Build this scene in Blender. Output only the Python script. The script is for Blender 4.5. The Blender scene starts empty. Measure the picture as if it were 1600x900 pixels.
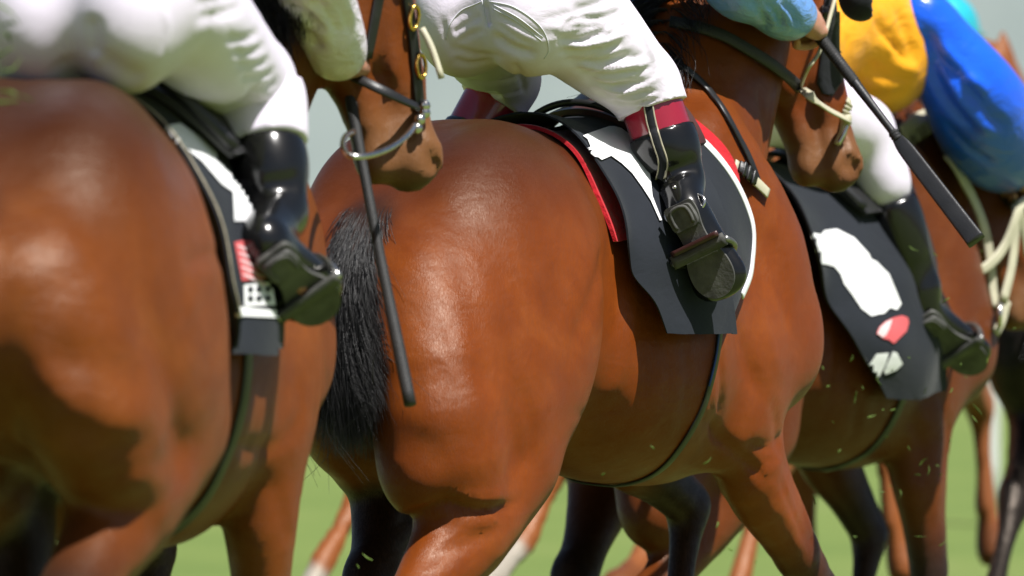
import bpy, bmesh, math, random
import numpy as np
from mathutils import Vector, Matrix, Quaternion
from mathutils.bvhtree import BVHTree

SC = bpy.context.scene
COL = SC.collection
rad = math.radians

# ---------------------------------------------------------------- camera
CAMH, FPX, HORIZON = 1.42, 8300.0, 330.0
cam_d = bpy.data.cameras.new('camera')
cam = bpy.data.objects.new('camera', cam_d); COL.objects.link(cam)
cam.location = (0, 0, CAMH); cam.rotation_euler = (rad(90), 0, 0)
cam_d.sensor_width = 36.0; cam_d.lens = 36.0 * FPX / 1600.0
cam_d.shift_y = -(450.0 - HORIZON) / 1600.0
cam_d.clip_start = 0.1; cam_d.clip_end = 3000
cam_d.dof.use_dof = True; cam_d.dof.focus_distance = 10.95; cam_d.dof.aperture_fstop = 3.4
SC.camera = cam

# ---------------------------------------------------------------- sky and sun
SUN_EL, SUN_AZ = 62.0, 138.0          # azimuth clockwise from +Y (away from the camera)
w = bpy.data.worlds.new('World'); SC.world = w; w.use_nodes = True
nt = w.node_tree; nt.nodes.clear()
out = nt.nodes.new('ShaderNodeOutputWorld'); bg = nt.nodes.new('ShaderNodeBackground')
sky = nt.nodes.new('ShaderNodeTexSky'); sky.sky_type = 'NISHITA'; sky.sun_disc = False
sky.sun_elevation = rad(SUN_EL); sky.sun_rotation = rad(SUN_AZ)
sky.air_density = 1.0; sky.dust_density = 2.0; sky.ozone_density = 1.0
bg.inputs['Strength'].default_value = 0.05
nt.links.new(sky.outputs[0], bg.inputs['Color']); nt.links.new(bg.outputs[0], out.inputs[0])
sd = bpy.data.lights.new('sun', 'SUN'); sd.energy = 5.0; sd.angle = rad(0.53); sd.color = (1.0, 0.975, 0.94)
sun = bpy.data.objects.new('sun', sd); COL.objects.link(sun)
sdir = Vector((math.sin(rad(SUN_AZ)) * math.cos(rad(SUN_EL)), math.cos(rad(SUN_AZ)) * math.cos(rad(SUN_EL)), math.sin(rad(SUN_EL))))
sun.rotation_euler = sdir.to_track_quat('Z', 'Y').to_euler(); sun.location = (6, 4, 12)
SC.view_settings.view_transform = 'Standard'; SC.view_settings.look = 'None'
SC.view_settings.exposure = 0.5; SC.view_settings.gamma = 1.0; SC.view_settings.use_curve_mapping = False
SC.cycles.use_denoising = True
SC.cycles.max_bounces = 6; SC.cycles.diffuse_bounces = 3; SC.cycles.glossy_bounces = 3
SC.cycles.caustics_reflective = False; SC.cycles.caustics_refractive = False


def P(px, py, d):
    """A point of the place from where it is seen and how far away it stands."""
    s = FPX / d
    return Vector(((px - 800) / s, d, CAMH - (py - HORIZON) / s))


# ---------------------------------------------------------------- object helpers
def tag(o, label=None, cat=None, group=None, kind=None):
    for k, v in (('label', label), ('category', cat), ('group', group), ('kind', kind)):
        if v: o[k] = v
    return o

def link(name, me, mat=None, parent=None, smooth=True):
    o = bpy.data.objects.new(name, me); COL.objects.link(o)
    if mat is not None:
        for m in (mat if isinstance(mat, (list, tuple)) else [mat]): me.materials.append(m)
    if smooth and isinstance(me, bpy.types.Mesh):
        me.polygons.foreach_set('use_smooth', [True] * len(me.polygons))
    if parent is not None: o.parent = parent
    return o

def empty(name, loc=(0, 0, 0), rz=0.0):
    o = bpy.data.objects.new(name, None); COL.objects.link(o)
    o.location = loc; o.rotation_euler = (0, 0, rz); o.empty_display_size = 0.1
    return o

def mesh_from(name, V, F):
    me = bpy.data.meshes.new(name)
    me.from_pydata([tuple(map(float, v)) for v in V], [], [tuple(int(i) for i in f) for f in F])
    me.update()
    return me

def mesh_quads(name, V, Q):
    """fast numpy path"""
    me = bpy.data.meshes.new(name)
    n, m = len(V), len(Q)
    me.vertices.add(n); me.vertices.foreach_set('co', np.asarray(V, np.float32).ravel())
    me.loops.add(m * 4); me.loops.foreach_set('vertex_index', np.asarray(Q, np.int32).ravel())
    me.polygons.add(m); me.polygons.foreach_set('loop_start', np.arange(0, m * 4, 4, dtype=np.int32))
    me.polygons.foreach_set('loop_total', np.full(m, 4, dtype=np.int32))
    me.update(calc_edges=True); me.validate()
    return me

def set_attr(me, name, arr):
    a = me.attributes.new(name, 'FLOAT', 'POINT'); a.data.foreach_set('value', np.asarray(arr, np.float32))

def crv(pts, n):
    """Catmull-Rom through pts (any dimension), n samples per span"""
    p = np.asarray(pts, float)
    if len(p) == 2:
        t = np.linspace(0, 1, n + 1)[:, None]; return p[0] * (1 - t) + p[1] * t
    q = np.vstack([2 * p[0] - p[1], p, 2 * p[-1] - p[-2]]); res = []
    for i in range(len(p) - 1):
        a, b, c, d = q[i:i + 4]
        for k in range(n):
            t = k / n
            res.append(0.5 * (2 * b + (c - a) * t + (2 * a - 5 * b + 4 * c - d) * t * t + (3 * b - a - 3 * c + d) * t ** 3))
    res.append(p[-1]); return np.array(res)

class MB:
    """collects tubes, straps, boxes into one mesh"""
    def __init__(s): s.V = []; s.F = []
    def add(s, V, F):
        o = len(s.V); s.V += [tuple(map(float, v)) for v in V]; s.F += [tuple(int(i) + o for i in f) for f in F]
        return s
    def tube(s, pts, r, n=10, seg=6, caps=True, flat=None, axis=None):
        """r a number or a list per point; flat=(w,t) gives a strap whose wide side follows axis"""
        pts = np.asarray(pts, float)
        m = len(pts)
        rr = np.full(m, r, float) if np.isscalar(r) else np.asarray(r, float)
        if seg > 1 and m > 2:
            c = crv(np.hstack([pts, rr[:, None]]), seg); pts, rr = c[:, :3], c[:, 3]
        elif seg > 1:
            t = np.linspace(0, 1, seg + 1)[:, None]
            pts, rr = pts[0] * (1 - t) + pts[1] * t, (rr[0] * (1 - t) + rr[1] * t)[:, 0]
        m = len(pts); T = np.gradient(pts, axis=0); T /= np.linalg.norm(T, axis=1)[:, None] + 1e-9
        up = np.array(axis if axis is not None else (0.13, 0.21, 0.97), float)
        V = []
        prev = None
        for i in range(m):
            a = (prev if (prev is not None and axis is None) else up); a = a - T[i] * np.dot(a, T[i])
            if np.linalg.norm(a) < 1e-4: a = np.array([1., 0, 0]) - T[i] * T[i][0]
            a /= np.linalg.norm(a); prev = a; b = np.cross(T[i], a)
            for k in range(n):
                th = 2 * math.pi * k / n
                ca, sa = math.cos(th), math.sin(th)
                if flat:
                    e = 0.35
                    ca = math.copysign(abs(ca) ** e, ca); sa = math.copysign(abs(sa) ** e, sa)
                    V.append(pts[i] + rr[i] * (a * ca * flat[0] + b * sa * flat[1]))
                else: V.append(pts[i] + rr[i] * (a * ca + b * sa))
        F = [(i * n + k, i * n + (k + 1) % n, (i + 1) * n + (k + 1) % n, (i + 1) * n + k) for i in range(m - 1) for k in range(n)]
        if caps: F += [tuple(range(n))[::-1], tuple((m - 1) * n + k for k in range(n))]
        return s.add(V, F)
    def strap(s, pts, w, t, normals, seg=6):
        """flat strap: pts with per-point face normals"""
        pts = np.asarray(pts, float); N = np.asarray(normals, float)
        if seg > 1 and len(pts) > 2:
            c = crv(np.hstack([pts, N]), seg); pts, N = c[:, :3], c[:, 3:]
        T = np.gradient(pts, axis=0); T /= np.linalg.norm(T, axis=1)[:, None] + 1e-9
        N = N - T * np.sum(N * T, 1)[:, None]; N /= np.linalg.norm(N, axis=1)[:, None] + 1e-9
        B = np.cross(T, N); V = []; m = len(pts)
        ww = np.full(m, w) if np.isscalar(w) else np.interp(np.linspace(0, 1, m), np.linspace(0, 1, len(w)), w)
        prof = [(-.5, -.5), (-.5, .2), (-.42, .5), (.42, .5), (.5, .2), (.5, -.5)]
        for i in range(m):
            for (a, b) in prof: V.append(pts[i] + B[i] * a * ww[i] + N[i] * b * t)
        n = len(prof)
        F = [(i * n + k, i * n + (k + 1) % n, (i + 1) * n + (k + 1) % n, (i + 1) * n + k) for i in range(m - 1) for k in range(n)]
        F += [tuple(range(n))[::-1], tuple((m - 1) * n + k for k in range(n))]
        return s.add(V, F)
    def box(s, c, size, R=None, bev=0.0):
        bm = bmesh.new(); bmesh.ops.create_cube(bm, size=1)
        for v in bm.verts: v.co = Vector((v.co.x * size[0], v.co.y * size[1], v.co.z * size[2]))
        if bev: bmesh.ops.bevel(bm, geom=bm.edges[:], offset=bev, segments=2, affect='EDGES', profile=.5)
        M = Matrix.Translation(c) @ (R.to_4x4() if R is not None else Matrix())
        bm.verts.index_update()
        s.add([M @ v.co for v in bm.verts], [[v.index for v in f.verts] for f in bm.faces]); bm.free(); return s
    def torus(s, c, R, r, rot=None, sx=1.0, n=28, k=10):
        V = []; rot = rot or Matrix.Identity(3)
        for i in range(n):
            a = 2 * math.pi * i / n
            for j in range(k):
                b = 2 * math.pi * j / k
                q = Vector(((R + r * math.cos(b)) * math.cos(a) * sx, (R + r * math.cos(b)) * math.sin(a), r * math.sin(b)))
                V.append(Vector(c) + rot @ q)
        F = [(i * k + j, ((i + 1) % n) * k + j, ((i + 1) % n) * k + (j + 1) % k, i * k + (j + 1) % k) for i in range(n) for j in range(k)]
        return s.add(V, F)
    def build(s, name, mat, parent=None, inv=None):
        V = s.V
        if inv is not None: V = [inv @ Vector(v) for v in V]
        me = mesh_from(name, V, s.F)
        bm = bmesh.new(); bm.from_mesh(me); bmesh.ops.recalc_face_normals(bm, faces=bm.faces); bm.to_mesh(me); bm.free()
        return link(name, me, mat, parent)


# ---------------------------------------------------------------- sculpting with distance fields
class Field:
    def __init__(s, lo, hi, h):
        s.lo = np.array(lo, np.float32); s.h = h
        s.n = np.ceil((np.array(hi) - s.lo) / h).astype(int) + 1
        s.ax = [s.lo[i] + h * np.arange(s.n[i], dtype=np.float32) for i in range(3)]
        s.D = np.full(s.n, 0.5, np.float32)
    def win(s, lo, hi):
        a = np.clip(np.floor((np.array(lo) - s.lo) / s.h).astype(int), 0, s.n)
        b = np.clip(np.ceil((np.array(hi) - s.lo) / s.h).astype(int) + 1, 0, s.n)
        sl = tuple(slice(a[i], b[i]) for i in range(3))
        X = s.ax[0][sl[0]][:, None, None]; Y = s.ax[1][sl[1]][None, :, None]; Z = s.ax[2][sl[2]][None, None, :]
        return sl, X, Y, Z
    def put(s, sl, d, k, op):
        D = s.D[sl]
        if D.size == 0: return
        d = d.astype(np.float32)
        if op == 'add':
            h = np.maximum(k - np.abs(D - d), 0) / k; s.D[sl] = np.minimum(D, d) - h * h * k * .25
        elif op == 'sub':
            d = -d; h = np.maximum(k - np.abs(D - d), 0) / k; s.D[sl] = np.maximum(D, d) + h * h * k * .25
        elif op == 'bump':        # raise the skin without changing the silhouette abruptly: k is height
            s.D[sl] = D - k * np.exp(-np.maximum(d, 0) ** 2)
    def ell(s, c, r, k=.05, op='add', R=None):
        c = np.array(c, float); r = np.array(r, float); R = np.eye(3) if R is None else np.array(R)
        e = np.sqrt(((R * r[None, :]) ** 2).sum(1)) + k + .03
        sl, X, Y, Z = s.win(c - e, c + e); x, y, z = X - c[0], Y - c[1], Z - c[2]
        u = [(R[0, i] * x + R[1, i] * y + R[2, i] * z) / r[i] for i in range(3)]
        q = np.sqrt(u[0] ** 2 + u[1] ** 2 + u[2] ** 2)
        s.put(sl, (q - 1) * r.min(), k, op); return s
    def seg(s, a, b, ra, rb, k=.05, op='add', lat=(0, 1, 0)):
        """elliptic tapered capsule; ra, rb = (in-plane radius, lateral radius) or a number"""
        a = np.array(a, float); b = np.array(b, float)
        ra = (ra, ra) if np.isscalar(ra) else ra; rb = (rb, rb) if np.isscalar(rb) else rb
        m = max(*ra, *rb) + k + .03
        sl, X, Y, Z = s.win(np.minimum(a, b) - m, np.maximum(a, b) + m)
        ab = b - a; L = float(ab @ ab) + 1e-9
        t = np.clip(((X - a[0]) * ab[0] + (Y - a[1]) * ab[1] + (Z - a[2]) * ab[2]) / L, 0, 1)
        qx = X - a[0] - t * ab[0]; qy = Y - a[1] - t * ab[1]; qz = Z - a[2] - t * ab[2]
        l = np.array(lat, float); l /= np.linalg.norm(l)
        ql = qx * l[0] + qy * l[1] + qz * l[2]
        q2 = np.maximum(qx * qx + qy * qy + qz * qz - ql * ql, 0)
        ru = ra[0] + (rb[0] - ra[0]) * t; rv = ra[1] + (rb[1] - ra[1]) * t
        s.put(sl, (np.sqrt(q2 / ru ** 2 + ql * ql / rv ** 2) - 1) * np.minimum(ru, rv), k, op); return s
    def limb(s, pts, k=.04, n=3, op='add', lat=(0, 1, 0)):
        """pts rows: x,y,z,ru[,rv]"""
        p = np.array([list(q) + ([q[3]] if len(q) == 4 else []) for q in pts], float)
        c = crv(p, n) if len(p) > 2 else p
        for i in range(len(c) - 1):
            s.seg(c[i][:3], c[i + 1][:3], tuple(c[i][3:5]), tuple(c[i + 1][3:5]), k if i == 0 else min(k, .02), op, lat)
        return s
    def groove(s, pts, width, depth):
        """a soft furrow along a curve (depth<0 makes a ridge: vein, tendon, fold)"""
        c = crv(np.array(pts, float), 5)
        for i in range(len(c)):
            pass
        lo = c.min(0) - width * 2.5; hi = c.max(0) + width * 2.5
        sl, X, Y, Z = s.win(lo, hi)
        if s.D[sl].size == 0: return s
        best = np.full(s.D[sl].shape, 1e3, np.float32)
        for i in range(len(c) - 1):
            a, b = c[i], c[i + 1]; ab = b - a; L = float(ab @ ab) + 1e-9
            t = np.clip(((X - a[0]) * ab[0] + (Y - a[1]) * ab[1] + (Z - a[2]) * ab[2]) / L, 0, 1)
            d2 = (X - a[0] - t * ab[0]) ** 2 + (Y - a[1] - t * ab[1]) ** 2 + (Z - a[2] - t * ab[2]) ** 2
            best = np.minimum(best, d2)
        s.D[sl] += depth * np.exp(-best / (width * width)); return s
    def mesh(s, name, smooth=1):
        V, Q = surface_nets(s.D, s.lo, s.h)
        for _ in range(smooth): V = relax(V, Q, .5)
        return mesh_quads(name, V, Q)

def surface_nets(D, lo, h):
    ins = D < 0
    n = np.array(D.shape)
    c = ins[:-1, :-1, :-1].astype(np.int8)
    tot = np.zeros_like(c)
    for i in (0, 1):
        for j in (0, 1):
            for k in (0, 1):
                tot += ins[i:n[0] - 1 + i, j:n[1] - 1 + j, k:n[2] - 1 + k]
    act = (tot > 0) & (tot < 8)
    I, J, K = np.nonzero(act); m = len(I)
    idx = np.full(act.shape, -1, np.int32); idx[I, J, K] = np.arange(m)
    acc = np.zeros((m, 3)); cnt = np.zeros(m)
    cor = [(i, j, k) for i in (0, 1) for j in (0, 1) for k in (0, 1)]
    val = {q: D[I + q[0], J + q[1], K + q[2]] for q in cor}
    for q in cor:
        for ax in range(3):
            if q[ax] == 1: continue
            q2 = list(q); q2[ax] = 1; q2 = tuple(q2)
            a, b = val[q], val[q2]; x = (a < 0) != (b < 0)
            t = np.where(x, a / np.where(x, a - b, 1), 0)
            p = np.zeros((m, 3)); p[:] = q; p[:, ax] = t
            acc += p * x[:, None]; cnt += x
    V = np.stack([I, J, K], 1) + acc / cnt[:, None]
    V = V * h + lo
    Q = []
    for ax in range(3):
        u, v = (ax + 1) % 3, (ax + 2) % 3
        s0 = [slice(None)] * 3; s1 = [slice(None)] * 3; s0[ax] = slice(0, -1); s1[ax] = slice(1, None)
        A, B = ins[tuple(s0)], ins[tuple(s1)]
        E = np.argwhere(A != B)
        E = E[(E[:, u] > 0) & (E[:, v] > 0) & (E[:, u] < n[u] - 1) & (E[:, v] < n[v] - 1)]
        fl = A[E[:, 0], E[:, 1], E[:, 2]]
        def cell(du, dv):
            e = E.copy(); e[:, u] -= du; e[:, v] -= dv; return idx[e[:, 0], e[:, 1], e[:, 2]]
        q = np.stack([cell(1, 1), cell(0, 1), cell(0, 0), cell(1, 0)], 1)
        q[~fl] = q[~fl][:, ::-1]; Q.append(q)
    return V, np.concatenate(Q)

def relax(V, Q, f):
    S = np.zeros_like(V); C = np.zeros(len(V))
    for a, b in ((0, 1), (1, 2), (2, 3), (3, 0)):
        for x, y in ((a, b), (b, a)):
            np.add.at(S, Q[:, x], V[Q[:, y]]); np.add.at(C, Q[:, x], 1)
    return V * (1 - f) + f * S / np.maximum(C, 1)[:, None]

# ---------------------------------------------------------------- materials
def newmat(name):
    m = bpy.data.materials.new(name); m.use_nodes = True
    nt = m.node_tree; b = nt.nodes['Principled BSDF']
    return m, nt, b

class NT:
    def __init__(s, nt): s.nt = nt
    def n(s, t, **kw):
        x = s.nt.nodes.new(t)
        for k, v in kw.items():
            if hasattr(x, k): setattr(x, k, v)
        return x
    def l(s, a, b): s.nt.links.new(a, b)
    def coord(s, which='Object', scale=(1, 1, 1), rot=(0, 0, 0)):
        c = s.n('ShaderNodeTexCoord'); m = s.n('ShaderNodeMapping'); s.l(c.outputs[which], m.inputs[0])
        m.inputs['Scale'].default_value = scale; m.inputs['Rotation'].default_value = rot; return m.outputs[0]
    def noise(s, vec, scale, detail=4, rough=.55, dist=0.0):
        x = s.n('ShaderNodeTexNoise'); s.l(vec, x.inputs['Vector'])
        x.inputs['Scale'].default_value = scale; x.inputs['Detail'].default_value = detail
        x.inputs['Roughness'].default_value = rough; x.inputs['Distortion'].default_value = dist; return x.outputs['Fac']
    def ramp(s, fac, stops, mode='LINEAR'):
        r = s.n('ShaderNodeValToRGB'); s.l(fac, r.inputs[0]); r.color_ramp.interpolation = mode
        e = r.color_ramp.elements
        while len(e) > 1: e.remove(e[-1])
        for i, (p, c) in enumerate(stops):
            q = e[0] if i == 0 else e.new(p)
            q.position = p; q.color = (*c, 1) if len(c) == 3 else c
        return r.outputs[0]
    def mix(s, fac, a, b, mode='MIX'):
        m = s.n('ShaderNodeMix', data_type='RGBA', blend_type=mode)
        for sock, v in ((m.inputs[0], fac), (m.inputs[6], a), (m.inputs[7], b)):
            if isinstance(v, (int, float)): sock.default_value = v
            elif isinstance(v, tuple): sock.default_value = (*v, 1) if len(v) == 3 else v
            else: s.l(v, sock)
        return m.outputs[2]
    def math(s, op, a, b=0.0, clamp=False):
        m = s.n('ShaderNodeMath', operation=op, use_clamp=clamp)
        for sock, v in ((m.inputs[0], a), (m.inputs[1], b)):
            if isinstance(v, (int, float)): sock.default_value = v
            else: s.l(v, sock)
        return m.outputs[0]
    def bump(s, h, strength, dist, prev=None):
        b = s.n('ShaderNodeBump'); b.inputs['Strength'].default_value = strength; b.inputs['Distance'].default_value = dist
        s.l(h, b.inputs['Height'])
        if prev is not None: s.l(prev, b.inputs['Normal'])
        return b.outputs[0]
    def attr(s, name):
        a = s.n('ShaderNodeAttribute'); a.attribute_name = name; return a.outputs['Fac']

def simple(name, col, rough=.5, spec=.5, var=.12, scale=30, bump=0.0, bscale=200, metal=0.0, coat=0.0, sheen=0.0):
    m, nt, b = newmat(name); T = NT(nt); v = T.coord()
    f = T.noise(v, scale, 5)
    lo = tuple(c * (1 - var) for c in col); hi = tuple(min(1, c * (1 + var)) for c in col)
    T.l(T.ramp(f, [(.3, lo), (.7, hi)]), b.inputs['Base Color'])
    b.inputs['Roughness'].default_value = rough; b.inputs['Specular IOR Level'].default_value = spec
    b.inputs['Metallic'].default_value = metal; b.inputs['Coat Weight'].default_value = coat
    b.inputs['Coat Roughness'].default_value = .08
    if sheen: b.inputs['Sheen Weight'].default_value = sheen; b.inputs['Sheen Roughness'].default_value = .5
    if bump: T.l(T.bump(T.noise(v, bscale, 4), bump, .002), b.inputs['Normal'])
    return m

def coat_mat(name, base, dark, light, point=(.012, .009, .008), rough=.37, muzzle=(.17, .085, .035)):
    m, nt, b = newmat(name); T = NT(nt); v = T.coord()
    big = T.noise(v, 4.5, 5, .6, .6)
    c = T.ramp(big, [(.25, tuple(x * .86 for x in base)), (.5, base), (.85, light)])
    dap = T.noise(v, 17, 4, .6, .3)
    c = T.mix(T.ramp(dap, [(.35, (0, 0, 0)), (.7, (.12, .12, .12))]), c, dark)
    c = T.mix(T.attr('dorsal'), c, dark)
    c = T.mix(T.attr('muzzle'), c, muzzle)
    c = T.mix(T.attr('points'), c, point)
    hair = T.noise(T.coord(scale=(60, 60, 9), rot=(0, .5, 0)), 7, 4, .65, .5)
    c = T.mix(T.ramp(hair, [(.3, (0, 0, 0)), (.75, (.42, .42, .42))]), c, tuple(x * .45 for x in base))
    T.l(c, b.inputs['Base Color'])
    r = T.ramp(T.noise(v, 11, 5, .6), [(.3, (rough - .07,) * 3), (.7, (rough + .10,) * 3)])
    T.l(r, b.inputs['Roughness'])
    sp = T.math('MULTIPLY', T.ramp(hair, [(.30, (.22,) * 3), (.70, (.78,) * 3)]), T.ramp(T.noise(v, 26, 5, .7, .8), [(.30, (.40,) * 3), (.65, (.66,) * 3)]))
    T.l(sp, b.inputs['Specular IOR Level'])
    b.inputs['Specular Tint'].default_value = (1, .84, .70, 1)
    b.inputs['Sheen Weight'].default_value = .05; b.inputs['Sheen Roughness'].default_value = .35
    b.inputs['Sheen Tint'].default_value = (1, .8, .6, 1)
    vein = T.noise(v, 7, 6, .62, 1.2)
    # short coat lies downwards, so each hair's bright side is turned up against the skin
    ge = T.n('ShaderNodeNewGeometry'); va = T.n('ShaderNodeVectorMath', operation='ADD'); T.l(ge.outputs['Normal'], va.inputs[0]); va.inputs[1].default_value = (0, 0, .36)
    vn = T.n('ShaderNodeVectorMath', operation='NORMALIZE'); T.l(va.outputs[0], vn.inputs[0])
    n1 = T.bump(vein, .10, .010, vn.outputs[0])
    rip = T.n('ShaderNodeTexWave'); rip.wave_type = 'BANDS'; rip.bands_direction = 'Z'
    T.l(v, rip.inputs[0]); rip.inputs['Scale'].default_value = 9; rip.inputs['Distortion'].default_value = 9
    rip.inputs['Detail'].default_value = 3; rip.inputs['Detail Scale'].default_value = 2.2
    n1 = T.bump(rip.outputs['Fac'], .07, .004, n1)
    n2 = T.bump(hair, .45, .0020, n1)
    T.l(n2, b.inputs['Normal'])
    return m

M = {}
M['bay'] = coat_mat('bay_coat', (.185, .039, .004), (.032, .008, .003), (.275, .070, .010))
M['brown'] = coat_mat('brown_coat', (.160, .040, .005), (.028, .008, .003), (.25, .073, .011))
M['dark_bay'] = coat_mat('dark_bay_coat', (.120, .028, .004), (.034, .010, .004), (.18, .049, .009))
M['chestnut'] = coat_mat('chestnut_coat', (.26, .085, .028), (.14, .045, .018), (.34, .13, .05), point=(.15, .05, .02))
M['black_coat'] = coat_mat('black_coat', (.012, .010, .009), (.008, .007, .006), (.02, .016, .014))
def hair_mat(name, col):
    m, nt, b = newmat(name); T = NT(nt)
    b.inputs['Base Color'].default_value = (*col, 1); b.inputs['Roughness'].default_value = .42
    b.inputs['Specular IOR Level'].default_value = .5
    return m
M['hair'] = hair_mat('black_hair', (.010, .009, .010))
M['hair_brown'] = hair_mat('brown_hair', (.035, .018, .010))
M['hoof'] = simple('hoof', (.03, .027, .024), .55)
M['eye'] = simple('eye', (.008, .006, .005), .08)
# ground
m, nt, b = newmat('turf'); T = NT(nt); v = T.coord()
c = T.ramp(T.noise(v, .55, 6, .6), [(.3, (.110, .168, .028)), (.55, (.142, .198, .038)), (.75, (.19, .22, .062))])
c = T.mix(T.ramp(T.noise(v, 60, 4, .7), [(.35, (0, 0, 0)), (.75, (.22, .22, .22))]), c, (.08, .13, .02))
T.l(c, b.inputs['Base Color']); b.inputs['Roughness'].default_value = .8
T.l(T.bump(T.noise(v, 90, 5, .7), .25, .03), b.inputs['Normal']); M['turf'] = m
m, nt, b = newmat('render_wall'); T = NT(nt); v = T.coord()
c = T.ramp(T.noise(v, .35, 6, .6), [(.3, (.38, .425, .47)), (.7, (.44, .485, .53))])
T.l(c, b.inputs['Base Color']); b.inputs['Roughness'].default_value = .85; M['wall'] = m

# ---------------------------------------------------------------- the setting
def build_ground():
    n = 60; V = []; F = []
    for i in range(n + 1):
        for j in range(n + 1):
            V.append((-600 + 1200 * i / n, -40 + 1240 * j / n, 0))
    for i in range(n):
        for j in range(n):
            a = i * (n + 1) + j; F.append((a, a + n + 1, a + n + 2, a + 1))
    tag(link('turf_track', mesh_from('turf_track', V, F), M['turf']), kind='structure')
build_ground()
wb = MB(); wb.box((0, 190, 8), (420, .8, 16)); 
wall = tag(wb.build('boundary_wall', M['wall']), 'long plain pale grey wall far behind the racing horses', 'wall')
wall.data.polygons.foreach_set('use_smooth', [False] * len(wall.data.polygons))


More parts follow.
